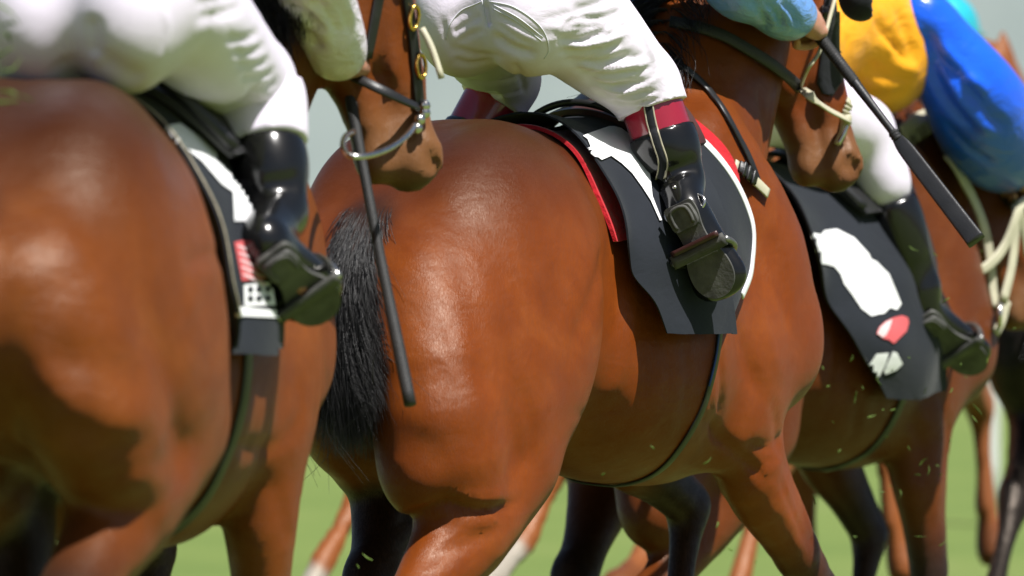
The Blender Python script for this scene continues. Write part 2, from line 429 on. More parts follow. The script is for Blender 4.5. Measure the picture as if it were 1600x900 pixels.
# ---------------------------------------------------------------- horses
# local frame: x forward from the tail root, y left, z up from the ground; "w" below is to the right
def horse_field(p, h):
    hi = (max(2.35, p.get('maxx', 2.35)), .62, 2.3)
    f = Field((-.85, -.62, -.02), hi, h)
    # trunk as a run of superelliptic sections
    sec = np.array(p.get('trunk', [
        # x   ztop  zbot  halfw
        [-.07, 1.34, 1.18, .06], [.03, 1.45, 1.05, .16], [.18, 1.555, 1.00, .235], [.36, 1.61, .98, .255], [.6, 1.595, .95, .215],
        [.8, 1.575, .87, .270], [1.0, 1.60, .835, .280], [1.2, 1.655, .83, .225], [1.36, 1.635, .88, .175], [1.49, 1.50, 1.00, .11], [1.54, 1.42, 1.10, .06]]), float)
    sl, X, Y, Z = f.win((-.2, -.5, .6), (1.75, .5, 1.85))
    xs = f.ax[0][sl[0]]; c = crv(sec, 8); o = np.argsort(c[:, 0]); c = c[o]
    zt = np.interp(xs, c[:, 0], c[:, 1])[:, None, None]; zb = np.interp(xs, c[:, 0], c[:, 2])[:, None, None]; hw = np.interp(xs, c[:, 0], c[:, 3])[:, None, None]
    zc = zt * .47 + zb * .53; hz = np.where(Z > zc, zt - zc, zc - zb)
    pw = np.where(Z > zc, 1.9, 2.2)
    q = ((np.abs(Y) / hw) ** pw + (np.abs(Z - zc) / hz) ** pw) ** (1 / pw)
    d = (q - 1) * np.minimum(hw, hz)
    ex = np.maximum(np.maximum(sec[0, 0] - X, X - sec[-1, 0]), 0)
    d = np.where(ex > 0, np.sqrt(np.maximum(d, 0) ** 2 + ex ** 2), d)
    f.put(sl, d + 0 * X, .02, 'add')
    # spine dip and pelvic points
    for s in (1, -1):
        y = -s
        f.ell((.36, y * .115, 1.43), (.20, .10, .14), .07)                    # gluteal mass
        f.ell((.48, y * .19, 1.38), (.07, .04, .06), .07)                    # point of hip
    # neck
    nk = p['neck']                                                           # rows x,w,z,deep,lat
    f.limb([(a, -b, c_, d_, e_) for a, b, c_, d_, e_ in nk], .10, 5)
    for s in (1, -1):
        y = -s
        f.limb([(1.22, y * .14, 1.55, .10, .05), (1.36, y * .175, 1.32, .13, .075), (1.46, y * .165, 1.12, .10, .07)], .06)   # shoulder blade
        f.ell((1.47, y * .14, 1.12), (.085, .075, .12), .06)                    # point of shoulder
        f.ell((1.25, y * .195, 1.13), (.13, .07, .13), .06)                   # triceps
    f.ell((1.50, 0, 1.12), (.12, .13, .14), .07)                              # breast
    # legs
    for key, s in (('hr', 1), ('hl', -1)):
        L = p[key]; y = lambda w: -s * w
        hip, st, hk, ft, hf = L['hip'], L['stifle'], L['hock'], L['fetlock'], L['hoof']
        P3 = lambda q: np.array((q[0], y(q[1]), q[2]))
        a, b_, c_, d_ = P3(hip), P3(st), P3(hk), P3(ft)
        f.limb([(*a, .23, .125), (*((a + b_) / 2 + (-.02, y(.015), 0)), .205, .115), (*b_, .105, .075)], .07)        # thigh
        # hamstrings from the point of buttock to the back of the gaskin
        bt = np.array((.05, y(.115), 1.28)); gk = b_ * .62 + c_ * .38
        mid = (bt + gk) / 2 + np.array((-.05, y(.02), .0))
        f.limb([(*bt, .11, .095), (*mid, .135, .115), (*gk, .085, .075)], .06)
        f.ell((.26, y(.145), 1.34), (.16, .105, .19), .07)
        f.ell((st[0] * .3 + .30, y(.19), 1.21), (.13, .105, .24), .06)
        for hm_ in L.get('ham', []): f.limb([(a_, y(w_), z_, r_, q_) for a_, w_, z_, r_, q_ in hm_], .06)
        f.limb([(*b_, .105, .075), (*(b_ * .6 + c_ * .4), .102, .075), (*(b_ * .22 + c_ * .78), .060, .046), (*c_, .058, .042)], .035)
        f.ell(c_ + np.array((-.03, 0, .02)), (.045, .03, .05), .03)
        f.limb([(*c_, .052, .04), (*(c_ * .5 + d_ * .5), .030, .026), (*d_, .040, .034)], .03)
        e_ = P3(hf); f.limb([(*d_, .036, .032), (*e_, .036, .036)], .02)
        hd = (e_ - d_) / (np.linalg.norm(e_ - d_) + 1e-6)
        f.limb([(*e_, .045, .045), (*(e_ + hd * .07), .062, .058)], .01, 1)
        p.setdefault('_joints', {})[key] = (b_, c_, d_, e_, hd)
    for key, s in (('fr', 1), ('fl', -1)):
        L = p[key]; y = lambda w: -s * w
        P3 = lambda q: np.array((q[0], y(q[1]), q[2]))
        el, kn, ft, hf = P3(L['elbow']), P3(L['knee']), P3(L['fetlock']), P3(L['hoof'])
        sh = np.array((1.46, y(.165), 1.14))
        f.limb([(*sh, .11, .075), (*el, .115, .075)], .05)
        f.limb([(*(el + np.array((.03, 0, .10))), .125, .08), (*(el * .72 + kn * .28), .096, .068), (*(el * .35 + kn * .65), .064, .050), (*kn, .047, .042)], .05)
        f.ell(kn, (.048, .045, .055), .02)
        f.limb([(*kn, .043, .04), (*(kn * .5 + ft * .5), .029, .025), (*ft, .038, .033)], .02)
        f.limb([(*ft, .034, .032), (*hf, .036, .035)], .02)
        hd = (hf - ft) / (np.linalg.norm(hf - ft) + 1e-6)
        f.limb([(*hf, .045, .045), (*(hf + hd * .07), .062, .058)], .01, 1)
        p['_joints'][key] = (el, kn, ft, hf, hd)
    # head
    po, mz = [np.array((q[0], -q[1], q[2])) for q in p['head']]
    u = mz - po; HL = np.linalg.norm(u); u /= HL
    fw = np.array(p['face'], float) * (1, -1, 1); v = fw - u * (fw @ u); v /= np.linalg.norm(v); n = np.cross(u, v)
    H = lambda a, b_, c_: po + (u * a + v * b_ + n * c_) * (HL / .58)
    Rm = np.stack([u, v, n], 1)
    f.limb([(*nk[-1][:1], -nk[-1][1], nk[-1][2], .10, .075), (*H(.10, -.10, 0), .09, .075)], .07, 1)
    f.ell(H(.10, -.065, 0), (.13, .085, .09), .05, R=Rm)
    for s in (1, -1):
        f.ell(H(.205, -.145, s * .045), (.125, .115, .038), .035, R=Rm)       # cheek
        f.ell(H(.165, -.045, s * .085), (.035, .028, .02), .02, R=Rm)         # eye socket
        f.limb([(*H(.20, -.075, s * .07), .016, .016), (*H(.36, -.085, s * .058), .010, .010)], .02, 1)   # facial crest
        f.limb([(*H(-.02, -.04, s * .055), .03, .02), (*H(-.09, -.03, s * .075), .028, .018), (*H(-.17, -.01, s * .07), .006, .006)], .02, 2, lat=n)  # ear
    f.limb([(*H(.14, -.075, 0), .08, .078), (*H(.30, -.058, 0), .062, .060), (*H(.45, -.055, 0), .052, .047)], .04, 2, lat=n)
    f.limb([(*H(.24, -.17, 0), .055, .05), (*H(.38, -.135, 0), .045, .042), (*H(.48, -.12, 0), .040, .038)], .04, 2, lat=n)
    f.ell(H(.52, -.062, 0), (.072, .058, .056), .04, R=Rm)                    # muzzle
    f.ell(H(.515, -.135, 0), (.045, .034, .04), .025, R=Rm)                   # chin
    for s in (1, -1):
        f.ell(H(.525, -.035, s * .042), (.042, .030, .02), .02, R=Rm)
        f.ell(H(.540, -.035, s * .062), (.030, .016, .024), .008, 'sub', R=Rm)   # nostril
        f.groove([H(.585, -.105, s * .02), H(.55, -.108, s * .05), H(.49, -.112, s * .052), H(.42, -.10, s * .052)], .010, .017)  # mouth
    p['_head'] = (po, u, v, n, HL)
    return f

def horse_muscles(f, p):
    """furrows and ridges that show under the skin"""
    for s, key in ((1, 'hr'), (-1, 'hl')):
        y = lambda w: -s * w
        b_, c_, d_, e_, hd = p['_joints'][key]
        # flank, ribs
        for i in range(6):
            x = .68 + i * .075
            f.groove([(x + .05, y(.28), 1.36), (x, y(.30), 1.22), (x - .03, y(.29), 1.08), (x, y(.22), .95)], .018, .0035)
        e0, k0 = p['_joints']['fr' if s == 1 else 'fl'][:2]
        q = e0 * .6 + k0 * .4
        f.groove([e0 + (.04, y(.08), .02), q + (.02, y(.06), 0), e0 * .3 + k0 * .7 + np.array((0, y(.05), 0))], .016, .006)
        f.groove([e0 + (.10, y(.06), .03), q + (.055, y(.04), 0), e0 * .3 + k0 * .7 + np.array((.03, y(.03), 0))], .014, .005)
    f.groove([(.05, 0, 1.47), (.2, 0, 1.59), (.4, 0, 1.63), (.6, 0, 1.61)], .025, .007)
    f.groove([(-.1, 0, 1.25), (-.08, 0, 1.1), (.0, 0, .95)], .035, .03)

def smooth01(x): x = np.clip(x, 0, 1); return x * x * (3 - 2 * x)

def make_horse(p, h, mat, rz, loc, label, group='bay racehorses galloping across the turf'):
    f = horse_field(p, h)
    if h < .025: horse_muscles(f, p)
    me = f.mesh('horse', 1)
    n = len(me.vertices); co = np.empty(n * 3, np.float32); me.vertices.foreach_get('co', co); co = co.reshape(-1, 3)
    x, y, z = co.T
    # black points on the lower legs
    pts = np.zeros(n); muz = np.zeros(n)
    for key in ('hr', 'hl', 'fr', 'fl'):
        j = p['_joints'][key]
        a, b = j[0], j[1]
        lo = p.get('black', {}).get(key, (.62, .98))
        chain = [j[0], j[1], j[2], j[3], j[3] + j[4] * .08]
        best = np.full(n, 9.); tt = np.zeros(n)
        for i in range(4):
            A, B = chain[i], chain[i + 1]; ab = B - A; t = np.clip(((co - A) @ ab) / (ab @ ab), 0, 1)
            d = np.linalg.norm(co - A - t[:, None] * ab, axis=1); k = d < best
            tt[k] = (i + t)[k]; best = np.minimum(best, d)
        near = smooth01((.16 - best) / .06)
        pts = np.maximum(pts, near * smooth01((tt - lo[0]) / (lo[1] - lo[0])))
    dk = np.linalg.norm((co - np.array((.01, 0, 1.34))) * (1, 1.1, .75), axis=1)
    pts = np.maximum(pts, smooth01((.115 - dk) / .06))                        # black hair round the dock
    po, u, v, nn, HL = p['_head']
    a = ((co - po) @ u) / HL; dist = np.linalg.norm(co - po - np.clip(a, 0, 1)[:, None] * HL * u, axis=1)
    hm = (dist < .3) & (x > 1.3)
    pts = np.maximum(pts, hm * smooth01((a - .93) / .10) * .8 * p.get('nose', 1))
    muz = hm * smooth01((a - .62) / .22) * .75
    dors = smooth01((z - 1.29 - .05 * np.sin(x * 3)) / .27)
    dors = np.maximum(dors * smooth01((1.05 - x) / .25), smooth01((z - 1.25) / .5) * .2)
    set_attr(me, 'points', pts); set_attr(me, 'muzzle', muz); set_attr(me, 'dorsal', dors * p.get('dors', 1))
    o = link('horse', me, mat)
    o.location = loc; o.rotation_euler = (0, 0, rz)
    tag(o, label, 'horse', group)
    # eyes
    for s in (1, -1):
        e = po + (u * .165 + v * -.045 + nn * s * .098) * (HL / .58)
        bm = bmesh.new(); bmesh.ops.create_uvsphere(bm, u_segments=16, v_segments=10, radius=.021)
        m_ = bpy.data.meshes.new('eye'); bm.to_mesh(m_); bm.free(); q = link('eye', m_, M['eye'], o); q.location = e
    return o

def place(tail_px, d, yaw, z0=0.0):
    return (Vector(((tail_px - 800) / (FPX / d), d, z0)), rad(90 - yaw))

# pose of each of the three near horses
HB = dict(
    neck=[(1.18, 0, 1.33, .27, .125), (1.32, .0, 1.52, .255, .12), (1.46, .01, 1.76, .22, .105), (1.64, .03, 2.02, .155, .08)],
    head=((1.83, .05, 2.04), (1.96, .12, 1.49)), face=(.75, .62, .25),
    hr=dict(hip=(.23, .135, 1.30), stifle=(.26, .18, .92), hock=(-.14, .13, .585), ham=[[(.06, .12, 1.22, .13, .105), (.05, .125, 1.05, .145, .115), (.02, .13, .92, .115, .095)]], fetlock=(-.42, .12, .45), hoof=(-.50, .12, .36)),
    hl=dict(hip=(.27, .135, 1.30), stifle=(.46, .18, .98), hock=(.22, .13, .66), fetlock=(.42, .12, .44), hoof=(.46, .12, .33)),
    fr=dict(elbow=(1.23, .15, .98), knee=(1.71, .13, .57), fetlock=(1.78, .12, .36), hoof=(1.84, .12, .28)),
    fl=dict(elbow=(1.22, .16, .98), knee=(1.57, .12, .76), fetlock=(1.50, .12, .47), hoof=(1.42, .12, .42)),
    black=dict(hr=(.75, 1.1), hl=(.1, .6), fr=(.45, 1.0), fl=(.25, .7)))
HA = dict(trunk=[
        [-.07, 1.34, 1.18, .06], [.03, 1.45, 1.05, .16], [.18, 1.555, 1.00, .235], [.36, 1.61, .96, .255], [.6, 1.595, .90, .225],
        [.8, 1.575, .81, .265], [1.0, 1.60, .79, .270], [1.2, 1.655, .80, .215], [1.36, 1.635, .88, .170], [1.49, 1.50, 1.00, .11], [1.54, 1.42, 1.10, .06]],
    neck=[(1.20, 0, 1.33, .27, .125), (1.40, .05, 1.50, .215, .11), (1.55, .12, 1.76, .175, .09), (1.65, .21, 1.96, .12, .075)],
    head=((1.72, .28, 2.02), (1.82, .375, 1.45)), face=(.66, .75, .2),
    hr=dict(hip=(.28, .145, 1.33), stifle=(.54, .215, 1.04), hock=(.02, .14, .72), fetlock=(-.05, .13, .45), hoof=(-.13, .12, .40)),
    hl=dict(hip=(.30, .115, 1.33), stifle=(.52, .10, 1.0), hock=(.42, .02, .66), fetlock=(.50, .03, .36), hoof=(.56, .03, .27)),
    fr=dict(elbow=(1.20, .185, 1.00), knee=(1.28, .165, .60), fetlock=(1.32, .15, .34), hoof=(1.42, .12, .26)),
    fl=dict(elbow=(1.22, .16, .98), knee=(1.55, .12, .76), fetlock=(1.50, .12, .47), hoof=(1.42, .12, .42)),
    black=dict(hr=(.55, .95), hl=(-.1, .35), fr=(.5, 1.0), fl=(.4, .9)))
HC = dict(
    neck=[(1.20, 0, 1.33, .26, .12), (1.40, .01, 1.47, .21, .10), (1.56, .02, 1.60, .165, .085), (1.72, .05, 1.68, .12, .072)],
    head=((1.78, .08, 1.70), (1.98, .16, 1.20)), face=(.85, .35, .4),
    hr=dict(hip=(.26, .135, 1.33), stifle=(.38, .20, .96), ham=[[(.06, .12, 1.2, .13, .105), (.06, .135, 1.0, .15, .115), (.02, .14, .80, .12, .09)]], hock=(-.04, .15, .56), fetlock=(-.10, .14, .28), hoof=(-.12, .13, .20)),
    hl=dict(hip=(.27, .135, 1.33), stifle=(.40, .18, 1.0), hock=(.06, .12, .60), fetlock=(.10, .12, .28), hoof=(.14, .12, .20)),
    black=dict(hr=(1.2, 1.8), hl=(.4, 1.0), fr=(.5, 1.0), fl=(.3, .8)),
    fr=dict(elbow=(1.24, .15, .98), knee=(1.36, .13, .56), fetlock=(1.38, .12, .3), hoof=(1.42, .12, .2)),
    fl=dict(elbow=(1.22, .16, .98), knee=(1.50, .12, .64), fetlock=(1.42, .12, .37), hoof=(1.34, .12, .32)))

locB, rzB = place(575, 10.5, 30)
locA, rzA = place(-70, 8.4, 12, .03)
locC, rzC = place(943, 12.5, 33, -.06)
horseB = make_horse(HB, .0125, M['bay'], rzB, locB, 'sharp bay racehorse in the middle with a black tail, seen from behind its hindquarters')
horseA = make_horse(HA, .0145, M['brown'], rzA, locA, 'blurred brown racehorse nearest the viewer, its round rump filling the left edge')
horseC = make_horse(HC, .0165, M['dark_bay'], rzC, locC, 'dark bay racehorse beyond the middle horse, under the rider in orange and blue silks')

# ---------------------------------------------------------------- working on a horse's back, in its own frame
class Rig:
    def __init__(s, horse):
        s.h = horse
        s.M = Matrix.Translation(horse.location) @ Matrix.Rotation(horse.rotation_euler[2], 4, 'Z')
        s.inv = s.M.inverted()
        me = horse.data
        s.bvh = BVHTree.FromPolygons([v.co.copy() for v in me.vertices], [tuple(p.vertices) for p in me.polygons])
        s.o = s.inv @ Vector((0, 0, CAMH))
    def _dir(s, px, py):
        return ((s.inv @ P(px, py, 10.0)) - s.o).normalized()
    def at(s, px, py, w):
        d = s._dir(px, py); t = (-w - s.o.y) / d.y
        return s.o + d * t
    def atL(s, px, py, L):
        d = s._dir(px, py); t = (L - s.o.x) / d.x
        return s.o + d * t
    def hit(s, px, py):
        d = s._dir(px, py); h = s.bvh.ray_cast(s.o, d)
        return h[0], h[1]
    def skin(s, x, ang, off=0.0, zc=None):
        """point on the hide at station x; ang from straight up, positive to the right"""
        zc = 1.22 if zc is None else zc
        d = Vector((0, -math.sin(ang), math.cos(ang)))
        o = Vector((x, 0, zc)) + d * 1.2
        h = s.bvh.ray_cast(o, -d)
        if h[0] is None: return Vector((x, 0, zc)) + d * .3, d
        return h[0] + h[1] * off, h[1]
    def near(s, p, off=0.0):
        h = s.bvh.find_nearest(Vector(p)); return h[0] + h[1] * off, h[1]
    def pose(s, o):
        o.location = s.h.location; o.rotation_euler = s.h.rotation_euler; return o

RA, RB, RC = Rig(horseA), Rig(horseB), Rig(horseC)

# ---------------------------------------------------------------- cloth, leather, hair and hands
def cloth_mat(name, col, rough=.75, weave=900, bump=.15, sheen=.1, fold=0.0, fscale=9, spec=.3, var=.08):
    m, nt, b = newmat(name); T = NT(nt); v = T.coord()
    f = T.noise(v, 6, 5, .6)
    T.l(T.ramp(f, [(.3, tuple(c * (1 - var) for c in col)), (.7, tuple(min(1, c * (1 + var)) for c in col))]), b.inputs['Base Color'])
    b.inputs['Roughness'].default_value = rough; b.inputs['Specular IOR Level'].default_value = spec
    b.inputs['Sheen Weight'].default_value = sheen; b.inputs['Sheen Roughness'].default_value = .4
    w_ = T.bump(T.noise(v, weave, 2), bump, .0008)
    if fold:
        w_ = T.bump(T.noise(T.coord(scale=(1, 1, 1.6)), fscale, 4, .55, 1.5), fold, .02, w_)
    T.l(w_, b.inputs['Normal']); return m

M['breeches'] = cloth_mat('white_breeches', (.81, .735, .865), .62, 700, .12, .1, .10, 16)
M['breeches_soft'] = cloth_mat('soft_white_breeches', (.81, .735, .875), .5, 700, .08, .1, .04, 12, .4)
M['white_satin'] = cloth_mat('white_satin', (.82, .75, .87), .30, 500, .05, .1, .5, 14, .6)
M['blue_satin'] = cloth_mat('light_blue_satin', (.15, .34, .78), .24, 500, .05, .1, .35, 18, .7)
M['royal_satin'] = cloth_mat('royal_blue_satin', (.008, .115, .86), .26, 500, .05, .1, .35, 9, .6)
M['orange_satin'] = cloth_mat('orange_satin', (.88, .38, .012), .42, 500, .05, .1, .5, 9, .5)
M['teal_satin'] = cloth_mat('teal_satin', (.02, .42, .52), .35, 500, .05, .1, .3, 9, .5)
M['navy_cloth'] = cloth_mat('charcoal_cloth', (.015, .018, .025), .85, 1100, .35, .10, .10, 12, .25)
M['black_cloth'] = cloth_mat('black_cloth', (.014, .015, .019), .8, 900, .2, .15, .2, 10, .25)
M['white_cloth'] = cloth_mat('white_print', (.80, .80, .81), .7, 900, .1, 0, 0)
M['red_towel'] = cloth_mat('red_towel', (.52, .020, .030), .95, 260, 1.0, .3, .3, 20, .1)
M['pink_print'] = cloth_mat('faded_red_print', (.62, .11, .12), .7, 900, .1, 0, 0)
M['pale_pink'] = cloth_mat('pale_pink_print', (.78, .55, .56), .7, 900, .1, 0, 0)
M['leather_brown'] = simple('brown_saddle_leather', (.045, .014, .012), .38, .5, .3, 12, .15, 160)
M['leather_black'] = simple('black_leather', (.014, .014, .015), .42, .5, .3, 20, .25, 220)
M['rubber_rein'] = simple('pimpled_black_rubber', (.018, .018, .018), .62, .4, .2, 30, .6, 350)
M['patent_black'] = simple('patent_black', (.006, .006, .006), .2, .4, .2, 8, .10, 40, coat=.35)
M['patent_maroon'] = simple('patent_maroon', (.33, .012, .032), .22, .6, .15, 8, .08, 30, coat=.7)
M['boot_sole'] = simple('worn_rubber_sole', (.075, .074, .068), .72, .35, .45, 22, .5, 120)
M['sole_wear'] = simple('scuffed_heel', (.085, .084, .078), .7, .3, .4, 30, .5, 90)
M['steel'] = simple('steel', (.55, .54, .51), .25, .5, .15, 30, metal=1.0)
M['dull_steel'] = simple('dull_dark_steel', (.20, .20, .19), .35, .5, .4, 30, .3, 90, metal=.8)
M['brass'] = simple('brass', (.65, .42, .10), .25, .5, .15, 30, metal=1.0)
M['cream_strap'] = simple('cream_strap', (.50, .47, .34), .5, .4, .12, 20, .15, 200)
M['cream_edge'] = simple('cream_piping', (.42, .38, .28), .6, .3, .2, 60)
M['blue_edge'] = simple('blue_binding', (.03, .06, .28), .6, .3, .1, 60)
m, nt, b = newmat('skin'); T = NT(nt); v = T.coord()
T.l(T.ramp(T.noise(v, 26, 5, .6), [(.3, (.42, .185, .125)), (.5, (.50, .245, .17)), (.72, (.56, .30, .215))]), b.inputs['Base Color'])
b.inputs['Roughness'].default_value = .5; b.inputs['Subsurface Weight'].default_value = .12; b.inputs['Subsurface Radius'].default_value = (.012, .004, .002)
T.l(T.bump(T.noise(v, 160, 5), .3, .001), b.inputs['Normal']); M['skin'] = m


def put(rig, o, label=None, cat=None, group=None):
    rig.pose(o)
    return tag(o, label, cat, group)

def drape(rig, Lr, Lf, off, thick, nu=26, nv=72, amax=None, wav=0.003, seed=0, minlift=0.0):
    """a sheet lying over the back. Lr, Lf: rows (angle deg, L) of the rear and front edges; amax: degrees each side"""
    rng = np.random.default_rng(seed)
    a_r, l_r = np.array(Lr, float).T; a_f, l_f = np.array(Lf, float).T
    V = []; N = []
    for j in range(nv + 1):
        ang = -amax + 2 * amax * j / nv; aa = abs(ang)
        r_ = np.interp(aa, a_r, l_r); f_ = np.interp(aa, a_f, l_f)
        for i in range(nu + 1):
            L = r_ + (f_ - r_) * i / nu
            p, n = rig.skin(L, rad(ang), 0)
            lift = off + wav * (math.sin(L * 31 + ang * .09 + seed) + math.sin(L * 17 - ang * .17 + 1.3 * seed)) * .5
            lift += minlift * smooth01(np.array((aa - 78) / 30.))            # the free edge hangs clear of the body
            V.append(np.array(p)); N.append((np.array(n), lift))
    V = np.array(V); Nn = np.array([n for n, _ in N]); li = np.array([l for _, l in N])
    G = V.reshape(nv + 1, nu + 1, 3); GN = Nn.reshape(nv + 1, nu + 1, 3)
    for _ in range(6):                                                        # cloth bridges the hollows
        A = G.copy(); A[1:-1, 1:-1] = (G[:-2, 1:-1] + G[2:, 1:-1] + G[1:-1, :-2] + G[1:-1, 2:]) / 4
        out = np.sum((A - G) * GN, 2, keepdims=True); G = G + GN * np.maximum(out, 0) * .8
    for _ in range(5):
        A = G.copy(); A[1:-1, 1:-1] = (G[:-2, 1:-1] + G[2:, 1:-1] + G[1:-1, :-2] + G[1:-1, 2:]) / 4
        A[1:-1, 0] = (G[:-2, 0] + G[2:, 0]) / 2; A[1:-1, -1] = (G[:-2, -1] + G[2:, -1]) / 2; G = A
        A = GN.copy(); A[1:-1, 1:-1] = (GN[:-2, 1:-1] + GN[2:, 1:-1] + GN[1:-1, :-2] + GN[1:-1, 2:]) / 4; GN = A / np.linalg.norm(A, axis=2, keepdims=True)
    for _ in range(max(6, nv // 8)): 
        G[1:-1] = .25 * G[:-2] + .5 * G[1:-1] + .25 * G[2:]; GN[1:-1] = .25 * GN[:-2] + .5 * GN[1:-1] + .25 * GN[2:]
    GN = GN / np.linalg.norm(GN, axis=2, keepdims=True)
    G = G + GN * li.reshape(nv + 1, nu + 1, 1)
    top = G + GN * thick; n1 = (nv + 1) * (nu + 1)
    Vv = np.vstack([G.reshape(-1, 3), top.reshape(-1, 3)]); F = []
    ix = lambda j, i, t: t * n1 + j * (nu + 1) + i
    for j in range(nv):
        for i in range(nu):
            F.append((ix(j, i, 1), ix(j, i + 1, 1), ix(j + 1, i + 1, 1), ix(j + 1, i, 1)))
            F.append((ix(j, i, 0), ix(j + 1, i, 0), ix(j + 1, i + 1, 0), ix(j, i + 1, 0)))
    for i in range(nu):
        F.append((ix(0, i, 0), ix(0, i + 1, 0), ix(0, i + 1, 1), ix(0, i, 1))); F.append((ix(nv, i, 0), ix(nv, i, 1), ix(nv, i + 1, 1), ix(nv, i + 1, 0)))
    for j in range(nv):
        F.append((ix(j, 0, 0), ix(j, 0, 1), ix(j + 1, 0, 1), ix(j + 1, 0, 0))); F.append((ix(j, nu, 0), ix(j + 1, nu, 0), ix(j + 1, nu, 1), ix(j, nu, 1)))
    return Vv, F, top, GN

def drape_obj(name, rig, mat, *a, label=None, cat=None, group=None, **k):
    V, F, top, GN = drape(rig, *a, **k)
    me = mesh_from(name, V, F); bm = bmesh.new(); bm.from_mesh(me); bmesh.ops.recalc_face_normals(bm, faces=bm.faces); bm.to_mesh(me); bm.free()
    o = link(name, me, mat); put(rig, o, label, cat, group)
    me.set_sharp_from_angle(angle=rad(50))
    return o, top, GN

def decal(rig, target, poly, mat, name, off=.0022, cell=5.0, parent=None):
    """a flat print whose outline is traced, laid onto the cloth it is printed on"""
    me = target.data
    bvh = BVHTree.FromPolygons([v.co.copy() for v in me.vertices], [tuple(p.vertices) for p in me.polygons])
    bm = bmesh.new(); vs = [bm.verts.new((x, y, 0)) for x, y in poly]; bm.faces.new(vs)
    bmesh.ops.triangulate(bm, faces=bm.faces[:])
    xs = [p[0] for p in poly]; ys = [p[1] for p in poly]
    for ax, lo, hi in ((0, min(xs), max(xs)), (1, min(ys), max(ys))):
        c = lo + cell
        while c < hi:
            co = [0, 0, 0]; no = [0, 0, 0]; co[ax] = c; no[ax] = 1
            bmesh.ops.bisect_plane(bm, geom=bm.verts[:] + bm.edges[:] + bm.faces[:], plane_co=co, plane_no=no); c += cell
    bmesh.ops.remove_doubles(bm, verts=bm.verts[:], dist=.05)
    bad = []; nl = bm.verts.layers.float_vector.new('nn')
    for v in bm.verts:
        d = rig._dir(v.co.x, v.co.y); h = bvh.ray_cast(rig.o, d)
        if h[0] is None: bad.append(v); continue
        n = h[1] if h[1].dot(d) < 0 else -h[1]
        v.co = h[0] + n * off; v[nl] = n
    bmesh.ops.delete(bm, geom=bad, context='VERTS')
    bmesh.ops.recalc_face_normals(bm, faces=bm.faces)
    for f_ in bm.faces:
        if f_.normal.dot(f_.verts[0][nl]) < 0: f_.normal_flip()
    vn = [tuple(v[nl]) for v in bm.verts]
    m2 = bpy.data.meshes.new(name); bm.to_mesh(m2); bm.free()
    o = link(name, m2, mat, parent); m2.normals_split_custom_set_from_vertices(vn)
    return o

def tufts(strands, r0=.0011, k=3):
    """many hairs as thin tapering tubes; strands: list of (m,3) arrays"""
    V = []; F = []; o = 0
    for s in strands:
        m = len(s); T = np.gradient(s, axis=0); T /= np.linalg.norm(T, axis=1)[:, None] + 1e-9
        up = np.array((.31, .77, .2)); a = np.cross(T, up); a /= np.linalg.norm(a, axis=1)[:, None] + 1e-9; b = np.cross(T, a)
        uu = np.linspace(0, 1, m); rr = r0 * ((1 - .75 * uu ** 2) * np.minimum(1, .25 + uu * 4))[:, None]
        for q in range(k):
            th = 2 * math.pi * q / k
            V.append(s + rr * (a * math.cos(th) + b * math.sin(th)))
        base = o
        for i in range(m - 1):
            for q in range(k):
                q2 = (q + 1) % k
                F.append((base + q * m + i, base + q2 * m + i, base + q2 * m + i + 1, base + q * m + i + 1))
        o += k * m
    return np.vstack(V), np.array(F)

def hair_obj(name, strands, mat, parent, r0=.0011):
    V, F = tufts(strands, r0); me = mesh_quads(name, V, F)
    return link(name, me, mat, parent)


# ---------------------------------------------------------------- riders
def hand_field(h, wrist, fore, palm_n, size=1.0, curl=1.0, grip=.016):
    """a fist closed round a rein or whip. fore: direction from wrist to knuckles; palm_n: out of the back of the hand"""
    u = np.array(fore, float); u /= np.linalg.norm(u); n = np.array(palm_n, float); n -= u * (n @ u); n /= np.linalg.norm(n); s = np.cross(n, u)
    w0 = np.array(wrist, float)
    H = lambda a, b, c: w0 + (u * a + s * b + n * c) * size
    f = Field(w0 - .15, w0 + .15, h)
    f.limb([(*H(-.07, 0, 0), .024, .030), (*H(0, 0, 0), .021, .028), (*H(.03, 0, .002), .022, .034), (*H(.085, 0, .004), .019, .040)], .02, 3, lat=s)
    for i, (b, L, r) in enumerate(((.031, .92, .0098), (.0105, 1.0, .0102), (-.0105, .95, .0098), (-.030, .78, .0086))):
        f.limb([(*H(.082, b, .006), r * 1.05), (*H(.082 + .036 * L, b * 1.02, -.006), r), (*H(.082 + .040 * L, b, -.034), r * .95), (*H(.062 + .02 * L, b, -.052), r * .92), (*H(.052, b, -.040), r * .85)], .006, 4)
        f.ell(H(.084, b, .014), np.array((.011, .009, .008)) * size, .012)
    f.limb([(*H(.02, .028, -.006), .015), (*H(.055, .046, -.022), .0125), (*H(.088, .036, -.040), .0110), (*H(.106, .016, -.050), .009)], .012, 4)
    for b in (.021, 0, -.0205): f.groove([H(.07, b, .022), H(.095, b, .016)], .006, .0025)
    for b in (.024, .008, -.008, -.022): f.groove([H(.02, b * .5, .026), H(.078, b, .022)], .0035, -.0012)
    return f, H

def join_mesh(name, parts):
    V = []; F = []
    for a, b in parts:
        o = len(V); V += list(map(tuple, a)); F += [tuple(int(i) + o for i in q) for q in b]
    return mesh_from(name, V, F)

def v3(q): return np.array(q, float)

